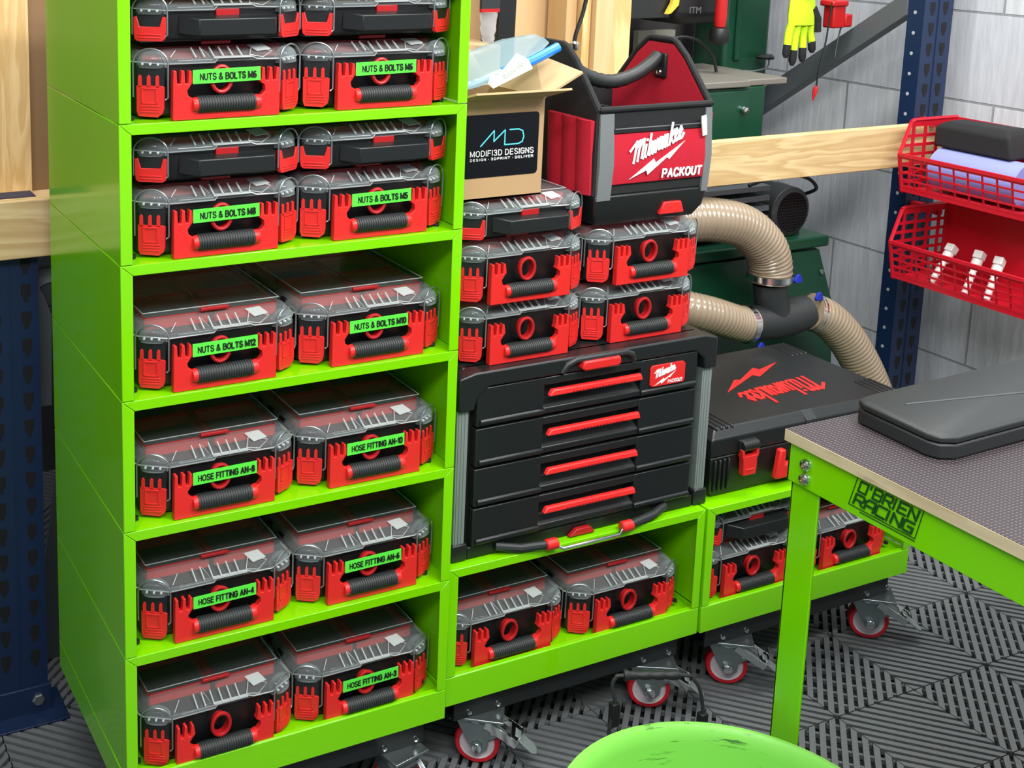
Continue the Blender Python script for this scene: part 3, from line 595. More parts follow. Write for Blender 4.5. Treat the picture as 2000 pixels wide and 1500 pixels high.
# ------------------------------------------------------------------ black case with red script, on the right cabinet
def case():
    x0, x1, y0, y1, z0, z1 = 1.145, 1.662, 0.052, 0.392, 0.2518, 0.384
    r = empty('tool_case', (0, 0, 0), 'flat black tool case with red script lettering on lid, on right low cabinet', 'tool case')
    b = MB(); b.loft([[(x0+.012, y0+.006, z0), (x1-.012, y0+.006, z0), (x1-.012, y1, z0), (x0+.012, y1, z0)], [(x0+.004, y0+.002, z0+.010), (x1-.004, y0+.002, z0+.010), (x1-.004, y1, z0+.010), (x0+.004, y1, z0+.010)], [(x0, y0, z0+.080), (x1, y0, z0+.080), (x1, y1, z0+.080), (x0, y1, z0+.080)]])
    for k in range(8): b.box(x0-.002, x0+.01, y0+.02+k*.016, y0+.028+k*.016, z0+.015, z0+.075)
    for k in range(4): b.box(x0+.008+k*.011, x0+.013+k*.011, y0-.004, y0+.004, z0+.012, z0+.076)
    b.obj('lower_shell', BLK, r, bevel=.003)
    l = MB(); c = .018
    l.loft([[(x0-.001, y0-.001, z0+.082), (x1+.001, y0-.001, z0+.082), (x1+.001, y1, z0+.082), (x0-.001, y1, z0+.082)], [(x0-.001, y0-.001, z1-.016), (x1+.001, y0-.001, z1-.016), (x1+.001, y1, z1-.016), (x0-.001, y1, z1-.016)], [(x0+c, y0+c*.8, z1), (x1-c, y0+c*.8, z1), (x1-c, y1-c, z1), (x0+c, y1-c, z1)]])
    for k in range(4):
        for (xa, sg) in ((x0+.016+k*.013, 1), (x1-.024-k*.013, 1)):
            l.box(xa, xa+.006, y0+.010, y0+.085, z1-.006, z1+.0022); l.box(xa, xa+.006, y1-.09, y1-.02, z1-.006, z1+.0022)
    for k in range(9): l.box(x0-.003, x0+.01, y0+.02+k*.014, y0+.027+k*.014, z0+.088, z1-.018)
    lo = l.obj('lid', BLK3, r, bevel=.0025)
    fl_ = MB(); fl_.prism([(y0-.003, z1-.04), (y0-.003, z1-.014), (y0+.016, z1+.001), (y0+.016, z1-.04)], x0+.235, x0+.262, 'X'); fl_.obj('lid_clip', BLK2, lo, bevel=.001)
    M = plane_M((x1-.125, y0+.150, z1+.0003), (-1, .02, 0), (-.02, -1, 0))
    brand(lo, M, .225, RED, slope=.12, wt=.19)
    for xa in (x0+.068, x1-.10):
        h = MB(); h.tube([(xa-.004, y0-.010, z0+.098), (xa+.034, y0-.010, z0+.098)], .010, 12); h.box(xa-.006, xa+.036, y0-.008, y0+.002, z0+.084, z0+.108); h.obj('latch_hinge', BLK3, r, bevel=.001)
        q = MB(); q.prism([(xa, z0+.040), (xa+.030, z0+.040), (xa+.032, z0+.050), (xa+.032, z0+.072), (xa+.036, z0+.078), (xa+.036, z0+.092), (xa+.031, z0+.092), (xa+.030, z0+.078), (xa+.001, z0+.078), (xa, z0+.092), (xa-.005, z0+.092), (xa-.005, z0+.078), (xa-.002, z0+.072)], y0-.016, y0-.003, 'Y')
        q.box(xa+.004, xa+.026, y0-.0175, y0-.015, z0+.050, z0+.053); q.obj('latch', RED, r, bevel=.0015)
    h = MB(); h.prism([(x0+.150, z0+.018), (x0+.158, z0+.076), (x0+.172, z0+.076), (x0+.172, z0+.046), (x0+.345, z0+.046), (x0+.345, z0+.076), (x0+.360, z0+.076), (x0+.366, z0+.018)], y0-.018, y0-.004, 'Y'); h.obj('handle', RED, r, bevel=.003)
case()

# ------------------------------------------------------------------ cardboard box with pouch and card
def carton():
    x0, x1, y0, y1, z0, z1 = .560, .755, .085, .245, .8648, 1.030
    r = empty('cardboard_box', (0, 0, 0), 'open brown cardboard box with black sticker, beside the red tote bag', 'box')
    b = MB(); t = .003
    b.box(x0, x1, y0, y0+t, z0, z1); b.box(x0, x1, y1-t, y1, z0, z1); b.box(x0, x0+t, y0+t, y1-t, z0, z1); b.box(x1-t, x1, y0+t, y1-t, z0, z1); b.box(x0, x1, y0, y1, z0, z0+t)
    b.obj('walls', CARD, r)
    f = MB(); f.loft([[(x0+.002, y0, z1-.001), (x1-.002, y0, z1-.001), (x1-.002, y0+.003, z1+.001), (x0+.002, y0+.003, z1+.001)], [(x0+.028, y0-.052, z1+.018), (x1+.016, y0-.052, z1+.018), (x1+.016, y0-.050, z1+.021), (x0+.028, y0-.050, z1+.021)]])
    f.obj('front_flap', CARD, r)
    f = MB(); f.loft([[(x1-.002, y0+.002, z1), (x1-.002, y1-.002, z1), (x1, y1-.002, z1-.003), (x1, y0+.002, z1-.003)], [(x1+.060, y0-.018, z1+.042), (x1+.052, y1-.050, z1+.060), (x1+.054, y1-.050, z1+.057), (x1+.062, y0-.018, z1+.039)]])
    f.obj('side_flap', CARDI, r)
    f = MB(); f.loft([[(x0, y1, z1), (x1, y1, z1), (x1, y1+.002, z1), (x0, y1+.002, z1)], [(x0+.01, y1+.06, z1+.055), (x1-.01, y1+.06, z1+.055), (x1-.01, y1+.063, z1+.055), (x0+.01, y1+.063, z1+.055)]]); f.obj('rear_flap', CARDI, r)
    s = MB(); sx0, sx1, sz0, sz1 = .600, .745, .902, 1.007; q = .006
    s.prism([(sx0, sz0+q), (sx0+q*.3, sz0+q*.3), (sx0+q, sz0), (sx1-q, sz0), (sx1-q*.3, sz0+q*.3), (sx1, sz0+q), (sx1, sz1-q), (sx1-q*.3, sz1-q*.3), (sx1-q, sz1), (sx0+q, sz1), (sx0+q*.3, sz1-q*.3), (sx0, sz1-q)], y0-.0006, y0, 'Y')
    so = s.obj('sticker', mat('black_gloss_sticker', (8, 12, 18), rough=.22), r)
    CY = mat('cyan_print', (92, 214, 232), rough=.5); M = plane_M((.6315, y0-.0010, .955), (1, 0, 0), (0, 0, 1))
    st = MB(); u = .0265
    strokes(st, [[(0, 0), (.95*u, .92*u), (.95*u, .25*u), (1.75*u, .92*u), (1.75*u, .0)], [(1.75*u, .0), (2.75*u, 0), (3.05*u, .12*u), (3.15*u, .45*u), (3.05*u, .80*u), (2.75*u, .93*u), (2.1*u, .93*u)]], .0021, M)
    st.obj('monogram', CY, so, smooth=False)
    sign('MODIFI3D DESIGNS', .0088, plane_M((.6735, y0-.0008, .9425), (1, 0, 0), (0, 0, 1)), WHT, so, .122, .13, space=.34)
    sign('DESIGN * 3DPRINT * DELIVER', .0036, plane_M((.6735, y0-.0008, .9325), (1, 0, 0), (0, 0, 1)), WHT, so, .122, .16, space=.5)
carton()
def pouch():
    r = empty('plastic_pouch', (0, 0, 0), 'crumpled clear plastic pouch with blue zip strip sticking out of cardboard box', 'plastic bag')
    A = Vector((.575, .150, 1.045)); Bv = Vector((.800, .165, 1.118)); n = 12; rings = []
    random.seed(3)
    for i in range(n+1):
        t = i/n; c = A.lerp(Bv, t); w_ = .038*(0.6+.9*math.sin(math.pi*min(1, t*1.0+.05))**.6) ; h = .007*math.sin(math.pi*(t*.9+.05))+.0015
        rings.append([(c.x+random.uniform(-.001, .001), c.y+w_*math.cos(a)+random.uniform(-.001, .001), c.z+h*math.sin(a)+w_*.25*math.cos(a)+random.uniform(-.0012, .0012)) for a in [2*math.pi*k/14 for k in range(14)]])
    MB().loft(rings).obj('film', clear('pouch_film', (140, 162, 170), .38, .85, .2), r)
    z = MB(); z.tube([(.690, .118, 1.070), (.745, .112, 1.088), (.800, .118, 1.108)], .0085, 10); z.M = Matrix.Identity(4); z.obj('zip_strip', mat('blue_zip', (30, 130, 225), rough=.35), r)
    f = MB(); f.tube([(.590, .118, 1.040), (.640, .116, 1.055), (.695, .118, 1.071)], .0065, 8); f.obj('zip_track', mat('pale_blue_film', (150, 190, 220), rough=.4), r)
pouch()
def card():
    P0 = Vector((.640, .062, 1.054)); u = Vector((.92, .12, .36)).normalized(); v = Vector((-.12, .55, .60)).normalized(); n = u.cross(v)
    M = Matrix(((u.x, v.x, n.x, P0.x), (u.y, v.y, n.y, P0.y), (u.z, v.z, n.z, P0.z), (0, 0, 0, 1)))
    b = MB(); b.M = M; b.prism([(-.004, 0), (.082, -.004), (.084, .014), (.070, .034), (.018, .016), (.004, .022), (-.008, .012)], 0, .0008, 'Z')
    o = b.obj('paper_card', mat('pale_green_card', (178, 194, 170), rough=.6), None); tag(o, 'pale card reading Reuse me lying over the open cardboard box', 'card')
    text_obj('Reuse me', .0135, M @ Matrix.Translation((.047, .0105, .001)) @ Matrix.Rotation(.10, 4, 'Z'), mat('grey_ink', (130, 138, 130), rough=.6), o, width=.046)
card()

# ------------------------------------------------------------------ red and black tote bag
def tote():
    r = empty('tote_bag', (0, 0, 0), 'open red and black fabric tool tote with tubular handle and white lettering', 'tool bag')
    x0, x1, y0, y1 = .864, 1.108, .078, .352; zb, zf, zr = .7968, .852, 1.003
    b = MB(); b.loft([[(x0+.012, y0+.010, zb), (x1-.018, y0+.010, zb), (x1-.018, y1-.01, zb), (x0+.012, y1-.01, zb)], [(x0, y0, zb+.022), (x1-.004, y0, zb+.022), (x1-.004, y1, zb+.022), (x0, y1, zb+.022)], [(x0-.003, y0-.003, zf), (x1+.003, y0-.003, zf), (x1+.003, y1+.003, zf), (x0-.003, y1+.003, zf)]])
    b.obj('base', BLK3, r, bevel=.004)
    l = MB(); l.prism([(x1-.105, zb+.012), (x1-.050, zb+.012), (x1-.058, zb+.034), (x1-.096, zb+.034)], y0-.006, y0+.004, 'Y'); l.obj('base_latch', RED, r, bevel=.002)
    w_ = MB(); t = .006
    w_.box(x0, x1, y0, y0+t, zf, zr); w_.box(x0, x1, y1-t, y1, zf, zr); w_.box(x0, x1, y0+t, y1-t, zf, zf+.004)
    w_.box(x0+.01, x1-.01, y0+.09, y0+.10, zf, zr-.018); w_.box(x0+.12, x0+.13, y0+.1, y1-.01, zf, zr-.02)
    w_.box(x0+.01, x0+.10, y0+.14, y0+.15, zf, zr+.01)
    w_.obj('body', FABB, r, bevel=.002)
    gp = [(y0, zf), (y0, zr-.004), (y0+.070, 1.078), (y0+.098, 1.100), (y0+.108, 1.104), (y0+.166, 1.104), (y0+.176, 1.100), (y0+.204, 1.078), (y1, zr-.004), (y1, zf)]
    for (xa, xo, xi) in ((x0, x0-.006, x0+.001), (x1, x1+.001, x1-.005)):
        g = MB(); lo_, hi_ = sorted((xa, xo)); g.prism(gp, min(xo, xa), max(xo, xa)+.001, 'X'); go = g.obj('side_panel', FABB, r)
        gi = MB(); ins = [(y0+.006, zf+.004), (y0+.006, zr-.008), (y0+.074, 1.072), (y0+.104, 1.096), (y0+.170, 1.096), (y0+.200, 1.072), (y1-.006, zr-.008), (y1-.006, zf+.004)]
        gi.prism(ins, min(xi, xa), max(xi, xa), 'X'); gi.obj('lining', FAB, go)
        pp = MB(); pp.tube([(xa, y, z) for y, z in gp[1:-1]], .0058, 8); pp.obj('edge_piping', FABB, go)
    pr = MB(); pr.tube([(x0, y0, zr), (x0+.01, y0-.001, zr), (x1-.01, y0-.001, zr), (x1, y0, zr)], .0052, 8); pr.obj('rim_piping', FABB, r)
    # handle
    xm = smooth_path([(x0+.004, .215, 1.082), (.900, .215, 1.062), (.945, .215, 1.038), (.995, .215, 1.028), (1.045, .215, 1.038), (1.080, .215, 1.056), (x1-.008, .215, 1.072)], 6)
    rs = []
    for i, p in enumerate(xm): rs.append(.0128 if (p.x < .95 or p.x > 1.03) else (.0138 if i % 2 else .0126))
    hd = MB(); hd.tube(xm, .013, 12, rs=rs); hd.obj('tube_handle', BLK2, r)
    for xa in (x0+.002, x1-.011):
        k = MB(); k.box(xa, xa+.008, .192, .222, 1.032, 1.078); ko = k.obj('handle_bracket', BLK3, r, bevel=.003)
        s = MB(); s.lathe([(.006, 0), (.005, -.003), (.0001, -.0034)] if xa > 1 else [(.006, .008), (.005, .011), (.0001, .0114)], 12, (xa, .207, 1.042), 'X'); s.obj('rivet', CHROME, ko)
    # front: upper black band, zip, red panel, grey webbing
    f = MB(); f.loft([[(x0+.028, y0-.004, zf+.018), (x1-.012, y0-.004, zf+.018), (x1-.012, y0+.002, zf+.018), (x0+.028, y0+.002, zf+.018)], [(x0+.028, y0-.009, .910), (x1-.012, y0-.009, .910), (x1-.012, y0+.002, .910), (x0+.028, y0+.002, .910)], [(x0+.028, y0-.004, .960), (x1-.012, y0-.004, .960), (x1-.012, y0+.002, .960), (x0+.028, y0+.002, .960)]])
    fo = f.obj('front_pocket', FAB, r, bevel=.002)
    z = MB(); z.box(x0+.028, x1-.012, y0-.006, y0, .9605, .9700); z.obj('zip', BLK3, r, bevel=.001)
    zl = MB(); zl.tube([(x0+.03, y0-.006, .9685), (x1-.014, y0-.006, .9685)], .0014, 6); zl.obj('zip_teeth', GREY, r)
    for (a, c) in ((x0, x0+.029), (x1-.013, x1+.001)):
        q = MB(); q.loft([[(a, y0-.004, zf-.008), (c, y0-.004, zf-.008), (c, y0+.002, zf-.008), (a, y0+.002, zf-.008)], [(a, y0-.0075, .91), (c, y0-.0095, .91), (c, y0+.002, .91), (a, y0+.002, .91)], [(a, y0-.003, zr-.008), (c, y0-.003, zr-.008), (c, y0+.002, zr-.008), (a, y0+.002, zr-.008)]]); q.obj('webbing', FABG, r)
    zp = MB(); zp.prism([(-.006, .010), (.004, .012), (.0055, .006), (.009, -.024), (-.001, -.026), (-.006, .003)], y0-.013, y0-.010, 'Y'); zp.M = Matrix.Identity(4)
    zo = zp.obj('zip_pull', mat('pale_metal', (232, 226, 214), rough=.4, metal=.1), r, bevel=.0008); zo.location = (x1-.024, 0, .972)
    # side pockets on the left and right
    for (xa, sg) in ((x0-.006, -1), (x1+.002, 1)):
        p = MB(); n = 18; ya, yb_ = y0+.004, y0+.128; ring = []
        for k in range(n+1):
            y = ya+(yb_-ya)*k/n; bulge = .004+.006*abs(math.sin(3*math.pi*k/n))
            ring.append((y, bulge))
        outl = [(xa+sg*bu, y) for y, bu in ring]; inn = [(xa, y) for y, bu in reversed(ring)]
        pts = outl+inn
        p.loft([[(x, y, zf+.002) for x, y in pts], [(x+sg*.002, y, .92) for x, y in pts], [(x+sg*(.004 if i < len(outl) else 0), y, .984 if i < len(outl) else .984) for i, (x, y) in enumerate(pts)]])
        p.obj('side_pocket', FAB, r)
    brand(fo, plane_M((.926, y0-.0098, .905), (1, 0, 0), (0, 0, 1)), .120, WHT, slope=.36, wt=.225)
    sign('PACKOUT', .0135, plane_M((1.043, y0-.0096, .8850), (1, 0, .0), (0, 0, 1)), WHT, fo, .086, .27, shear=.1, space=.34)
tote()

# ------------------------------------------------------------------ rack: beam, posts, brace
def put_struct_label(o, lab, cat, group=None): return tag(o, lab, cat, group)
bm_ = MB().box(-0.60, 2.235, .478, .502, .733, .835).obj('timber_beam', PINE, None, bevel=.002); tag(bm_, 'long pale pine beam running behind the cabinets from post to post', 'wooden beam')
def keyhole(mb, cx, y, cz):
    mb.prism([(cx-.0085, cz+.016), (cx-.0085, cz-.002), (cx-.0040, cz-.010), (cx-.0040, cz-.016), (cx+.0040, cz-.016), (cx+.0040, cz-.010), (cx+.0085, cz-.002), (cx+.0085, cz+.016)], y-.0006, y+.0002, 'Y')
def post(x0, x1, y0, y1, cols, label, side=True, top=1.6):
    r = empty('rack_post', (0, 0, 0), label, 'rack post', 'navy perforated rack posts')
    p = MB(); p.box(x0, x1, y0, y1, FZ, top)
    p.box(x0+(x1-x0)*.49, x0+(x1-x0)*.51, y0-.002, y0, FZ, top)
    p.cur = 1
    k = 0
    while FZ+.11+k*.05 < top-.02:
        for c in cols: keyhole(p, c, y0, FZ+.11+k*.05)
        k += 1
    if side:
        p.cur = 2
        for k in range(33): p.lathe([(.0045, -.0006), (.0045, .001)], 8, (x0, (y0+y1)/2+.002, FZ+.10+k*.05), 'X', True, True)
    p.obj('upright', [NAVY, DARK, mat('bare_metal_dot', (170, 175, 178), rough=.5)], r, smooth=False)
    f = MB(); f.box(x0-.01, x1+.03, y0-.045, y1+.01, FZ, FZ+.004); f.box(x0-.005, x1+.005, y0-.006, y0, FZ, FZ+.055); f.obj('foot_plate', NAVY, r, bevel=.001)
    b = MB(); b.lathe([(.010, -.007), (.012, -.005), (.012, 0)], 6, (x0+(x1-x0)*.80, y0-.006, FZ+.03), 'Y', True); b.obj('foot_bolt', ZINC, r)
post(2.155, 2.255, .505, .552, (2.183, 2.228), 'navy perforated rack post beside the red baskets')
post(-.100, .000, .505, .552, (-.022, -.075), 'navy perforated rack post left of the tall cabinet tower', False, .835)
br = MB(); br.prism([(.552, 1.095), (1.25, .615), (1.25, .685), (.552, 1.155)], 2.150, 2.185, 'X'); bo = br.obj('diagonal_brace', GREY, None, bevel=.001); tag(bo, 'dark grey steel brace sloping down from the right rack post', 'brace')
dk = MB().box(-.60, 1.46, .5535, 1.10, .792, .812).obj('bench_board', PLY, None); tag(dk, 'plywood bench board carried behind the pine beam', 'bench board')
lg = MB()
for x in (-.55, 1.40): lg.box(x, x+.05, 1.02, 1.07, FZ, .7918)
lgo = empty('bench_trestle', (0, 0, 0), 'dark timber trestle holding the rear of the bench board', 'trestle'); lg.box(-.55, 1.45, 1.03, 1.06, .74, .79); lg.obj('frame', DARK, lgo)

# things behind, on the bench board
o = MB().box(-.05, .019, .62, .645, .8125, 1.60).obj('timber_batten', PINEZ, None); tag(o, 'pale upright timber batten standing left of the tall tower', 'wooden batten')
o = MB().box(-.45, .36, .648, .660, .8125, 1.60).obj('brown_board', mat('brown_hardboard', (132, 104, 72), rough=.8, var=.06), None); tag(o, 'brown hardboard sheet behind the batten, left of the tower', 'board')
cb = empty('parcel_box', (0, 0, 0), 'plain tan cardboard carton standing behind the stickered cardboard box', 'box')
MB().box(.830, 1.022, .622, .735, .8125, 1.050).obj('walls', CARDI, cb); MB().loft([[(.832, .622, 1.050), (1.020, .622, 1.050), (1.020, .623, 1.0505), (.832, .623, 1.0505)], [(.832, .735, 1.051), (1.020, .735, 1.051), (1.020, .735, 1.053), (.832, .735, 1.053)]]).obj('lid_flap', CARDI, cb)
o = MB().box(.86, 1.048, .742, .752, .8125, 1.6).obj('tan_panel', CARD, None); tag(o, 'tall tan board behind the plain carton', 'board')
o = MB(); o.prism([(1.020, .8125), (1.066, .8125), (1.076, 1.6), (1.030, 1.6)], .64, .675, 'Y'); o = o.obj('black_bar', BLK, None, bevel=.002); tag(o, 'black upright bar standing between tan board and plywood sheet', 'bar')
o = MB().box(1.076, 1.30, .742, .756, .8125, 1.6).obj('plywood_sheet', PLY, None); tag(o, 'upright plywood sheet to the right of the black bar', 'plywood sheet')
for i, (a, b_, yy) in enumerate(((1.216, 1.244, .66), (1.246, 1.268, .64), (1.270, 1.318, .625), (1.320, 1.371, .63))):
    o = MB().box(a, b_, yy, yy+.07, .8125, 1.6).obj('timber_board', PINEZ if i % 2 else PLY, None, bevel=.0015)
    tag(o, ('narrow timber board, leftmost of the upright row behind the tote', 'narrow timber board, second from left in the upright row', 'wide timber board, third in the upright row behind the tote', 'wide timber board, rightmost of the row, beside the dark gap')[i], 'timber board', 'upright timber boards')
bt = empty('hanging_packet', (0, 0, 0), 'clear plastic packet with black and red header hanging over the plain carton', 'packet')
random.seed(5)
rings = []
for k in range(9):
    z = 1.060+k*.008; w_ = (.010, .015, .017, .018, .019, .019, .020, .021, .022)[k]
    rings.append([(.975+w_*math.cos(a)+random.uniform(-.002, .002), .600+.006*math.sin(a)+random.uniform(-.002, .002), z) for a in [2*math.pi*q/12 for q in range(12)]])
MB().loft(rings).obj('film', clear('packet_film', (222, 216, 214), .30, .85, .15), bt)
MB().box(.953, .998, .595, .603, 1.124, 1.131).obj('red_band', REDD, bt); MB().box(.953, .998, .595, .603, 1.131, 1.60).obj('header', BLK2, bt)
cbp = MB(); cbp.tube(smooth_path([(1.222, .60, 1.60), (1.222, .60, 1.2), (1.218, .60, 1.13), (1.200, .60, 1.075), (1.196, .60, 1.055)], 6), .0045, 8); cbo = empty('black_cable', (0, 0, 0), 'black cable with silver plug hanging in front of the timber boards', 'cable'); cbp.obj('lead', BLK, cbo)
q = MB(); q.lathe([(.009, 0), (.011, .004), (.011, .016), (.007, .020)], 12, (1.196, .60, 1.036), 'Z', True, True); q.obj('plug', CHROME, cbo)

# green band saw
def bandsaw():
    r = empty('band_saw', (0, 0, 0), 'dark green machine with grey work table and cabinet door, behind the beam', 'machine')
    MB().box(1.50, 1.800, .640, .92, .700, .925).obj('cabinet', GREENM, r, bevel=.004); MB().box(1.56, 1.90, .925, 1.02, FZ, .925).obj('pedestal', GREENM, r, bevel=.004)
    MB().box(1.60, 1.748, .632, .640, .700, .918).obj('door', GREENM, r, bevel=.003)
    k = MB(); k.lathe([(.0001, -.016), (.007, -.015), (.009, -.008), (.006, 0)], 14, (1.722, .632, .872), 'Y'); k.obj('door_knob', CHROME, r)
    t = MB(); t.box(1.49, 1.740, .627, .935, .926, .942); t.box(1.744, 1.868, .640, .935, .926, .942); t.obj('work_table', STEELT, r, bevel=.003)
    MB().box(1.50, 1.78, .650, .92, .900, .927).obj('trunnion', BLK3, r)
    MB().box(1.905, 2.06, .900, 1.02, FZ, 1.6).obj('column', GREENM, r, bevel=.01)
    MB().box(1.935, 1.955, .892, .900, .95, 1.6).obj('column_rib', GREENM, r, bevel=.003)
    kk = MB(); kk.lathe([(.022, 0), (.024, .006), (.018, .012)], 14, (2.02, .87, .955), 'Z', True, True); kk.obj('knob', BLK3, r)
    s = MB(); s.tube(smooth_path([(2.035, .87, .955), (2.02, .86, .935), (1.97, .85, .928), (1.93, .85, .930)], 5), .002, 6); s.obj('spring_wire', WIRE, r)
bandsaw()
o = empty('saw_head', (0, 0, 0), 'dark power tool head with faint lettering hanging above the grey work table', 'power tool')
hb = MB(); hb.loft([[(1.66, .80, 1.062), (1.77, .80, 1.062), (1.77, .95, 1.062), (1.66, .95, 1.062)], [(1.63, .78, 1.085), (1.80, .78, 1.085), (1.80, .98, 1.085), (1.63, .98, 1.085)], [(1.63, .78, 1.6), (1.80, .78, 1.6), (1.80, .98, 1.6), (1.63, .98, 1.6)]]); hb = hb.obj('housing', BLK, o, bevel=.008)
text_obj('ITM', .024, plane_M((1.690, .7795, 1.098), (1, 0, 0), (0, 0, 1)), mat('grey_print', (92, 92, 96)), hb)
o = empty('hanging_tool', (0, 0, 0), 'red tool handle with round black end hanging beside the green column', 'hand tool')
q = MB(); q.lathe([(.013, 0), (.015, .02), (.014, .10), (.014, .54)], 16, (1.735, .74, 1.060), 'Z', True, True); q.obj('red_shaft', REDD, o)
q = MB(); q.lathe([(.0001, 0), (.015, .002), (.024, .010), (.026, .026), (.021, .042), (.0001, .046)], 18, (1.735, .74, 1.015), 'Z'); q.obj('black_end', BLK, o)
o = MB().box(1.60, 1.98, 1.10, 1.12, FZ, 1.15).obj('grey_panel', mat('dull_grey_panel', (78, 74, 74), rough=.7), None); tag(o, 'dull grey panel behind the grey work table', 'panel')
o = MB().box(1.735, 1.860, 1.04, 1.06, .9422-.0 if False else FZ, 1.020).obj('cream_panel', mat('cream_board', (176, 176, 162), rough=.7), None); tag(o, 'cream board between the tote and the grey panel', 'board')
q = MB(); q.tube(smooth_path([(1.60, .80, .99), (1.64, .79, 1.03), (1.70, .78, 1.025), (1.745, .77, .985), (1.757, .765, .945)], 6), .004, 8); tag(q.obj('cable_loop', BLK, None), 'thin black cable looping onto the grey work table', 'cable')
o = empty('clamp_lever', (0, 0, 0), 'small dark clamp with yellow lever above the tote bag', 'clamp')
q = MB(); q.box(1.50, 1.62, .790, .806, 1.080, 1.6); q.obj('clamp_body', BLK3, o, bevel=.002)
q = MB(); q.prism([(1.595, 1.090), (1.608, 1.092), (1.630, 1.112), (1.633, 1.150), (1.615, 1.150), (1.612, 1.118)], .770, .785, 'Y'); q.obj('lever', mat('yellow_plastic', (222, 190, 60), rough=.4), o, bevel=.002)
# rail off the top edge from which the glove and red tool hang
rl = MB().box(1.88, 2.16, .745, .760, 1.300, 1.330).obj('hanging_rail', GREY, None); tag(rl, 'grey steel rail above the frame from which the glove hangs', 'rail')
def glove():
    r = empty('work_glove', (0, 0, 0), 'high-visibility yellow work glove with black fingertips hanging beside green column', 'glove')
    Y = mat('hi_vis_knit', (196, 236, 30), rough=.85, bump=.5, bscale=300)
    g = MB(); cx, cy = 1.995, .735
    def sec(x, z, a, b): return [(x+a*math.cos(t), cy+b*math.sin(t), z) for t in [2*math.pi*k/14 for k in range(14)]]
    g.loft([sec(cx, 1.150, .032, .014), sec(cx, 1.120, .040, .017), sec(cx+.002, 1.085, .045, .018), sec(cx+.004, 1.058, .045, .015)])
    g.obj('palm', Y, r)
    f = [(-.032, .020, -.010, .088), (-.011, .0, -.008, .108), (.011, .0, .0, .100), (.032, .0, .008, .078)]
    for i, (dx, _, dr, L) in enumerate(f):
        p0 = Vector((cx+dx+.003, cy, 1.066)); q = MB(); q.tube([p0, p0+Vector((dr*.5, .003, -L*.35)), p0+Vector((dr, .0, -L*.7))], .0098, 10, rs=[.0105, .0100, .0092]); q.obj('finger', Y, r)
        e = p0+Vector((dr, 0, -L*.7)); t = MB(); t.tube([e+Vector((0, 0, .004)), e+Vector((dr*.3, -.001, -L*.22)), e+Vector((dr*.4, -.001, -L*.33))], .009, 10, rs=[.0098, .0094, .0045]); t.obj('fingertip', FABB, r)
    t = MB(); t.tube([(cx+.030, cy-.006, 1.100), (cx+.046, cy-.010, 1.072), (cx+.050, cy-.010, 1.040)], .010, 10, rs=[.012, .0108, .009]); t.obj('thumb', FABB, r)
    c = MB(); c.lathe([(.031, 0), (.033, .008), (.033, .028), (.030, .034)], 14, (cx, cy, 1.142), 'Z', True, True); c.obj('cuff', REDD, r)
    l = MB(); l.tube([(cx, cy, 1.17), (cx, cy+.014, 1.30)], .0022, 6); l.obj('hanging_loop', BLK, r)
glove()
o = empty('red_tester', (0, 0, 0), 'red plastic tool on cords hanging by the block wall, right of the glove', 'tool')
q = MB(); q.box(2.070, 2.112, .70, .735, 1.050, 1.115); q.box(2.112, 2.138, .70, .73, 1.052, 1.085); q.box(2.060, 2.115, .695, .740, 1.105, 1.120); q.obj('holder', REDD, o, bevel=.004)
q = MB(); q.tube(smooth_path([(2.060, .70, 1.115), (2.050, .70, 1.02), (2.035, .70, .95), (2.030, .70, .90)], 5), .0022, 6); q.tube([(2.115, .715, 1.05), (2.100, .71, 1.01), (2.085, .70, .975)], .002, 6); q.tube([(2.09, .72, 1.115), (2.09, .745, 1.31)], .003, 6); q.obj('cord', BLK, o)
q = MB(); q.tube([(2.030, .70, .905), (2.028, .70, .895), (2.022, .70, .868)], .006, 8, rs=[.004, .007, .0015]); q.obj('hook', REDD, o)

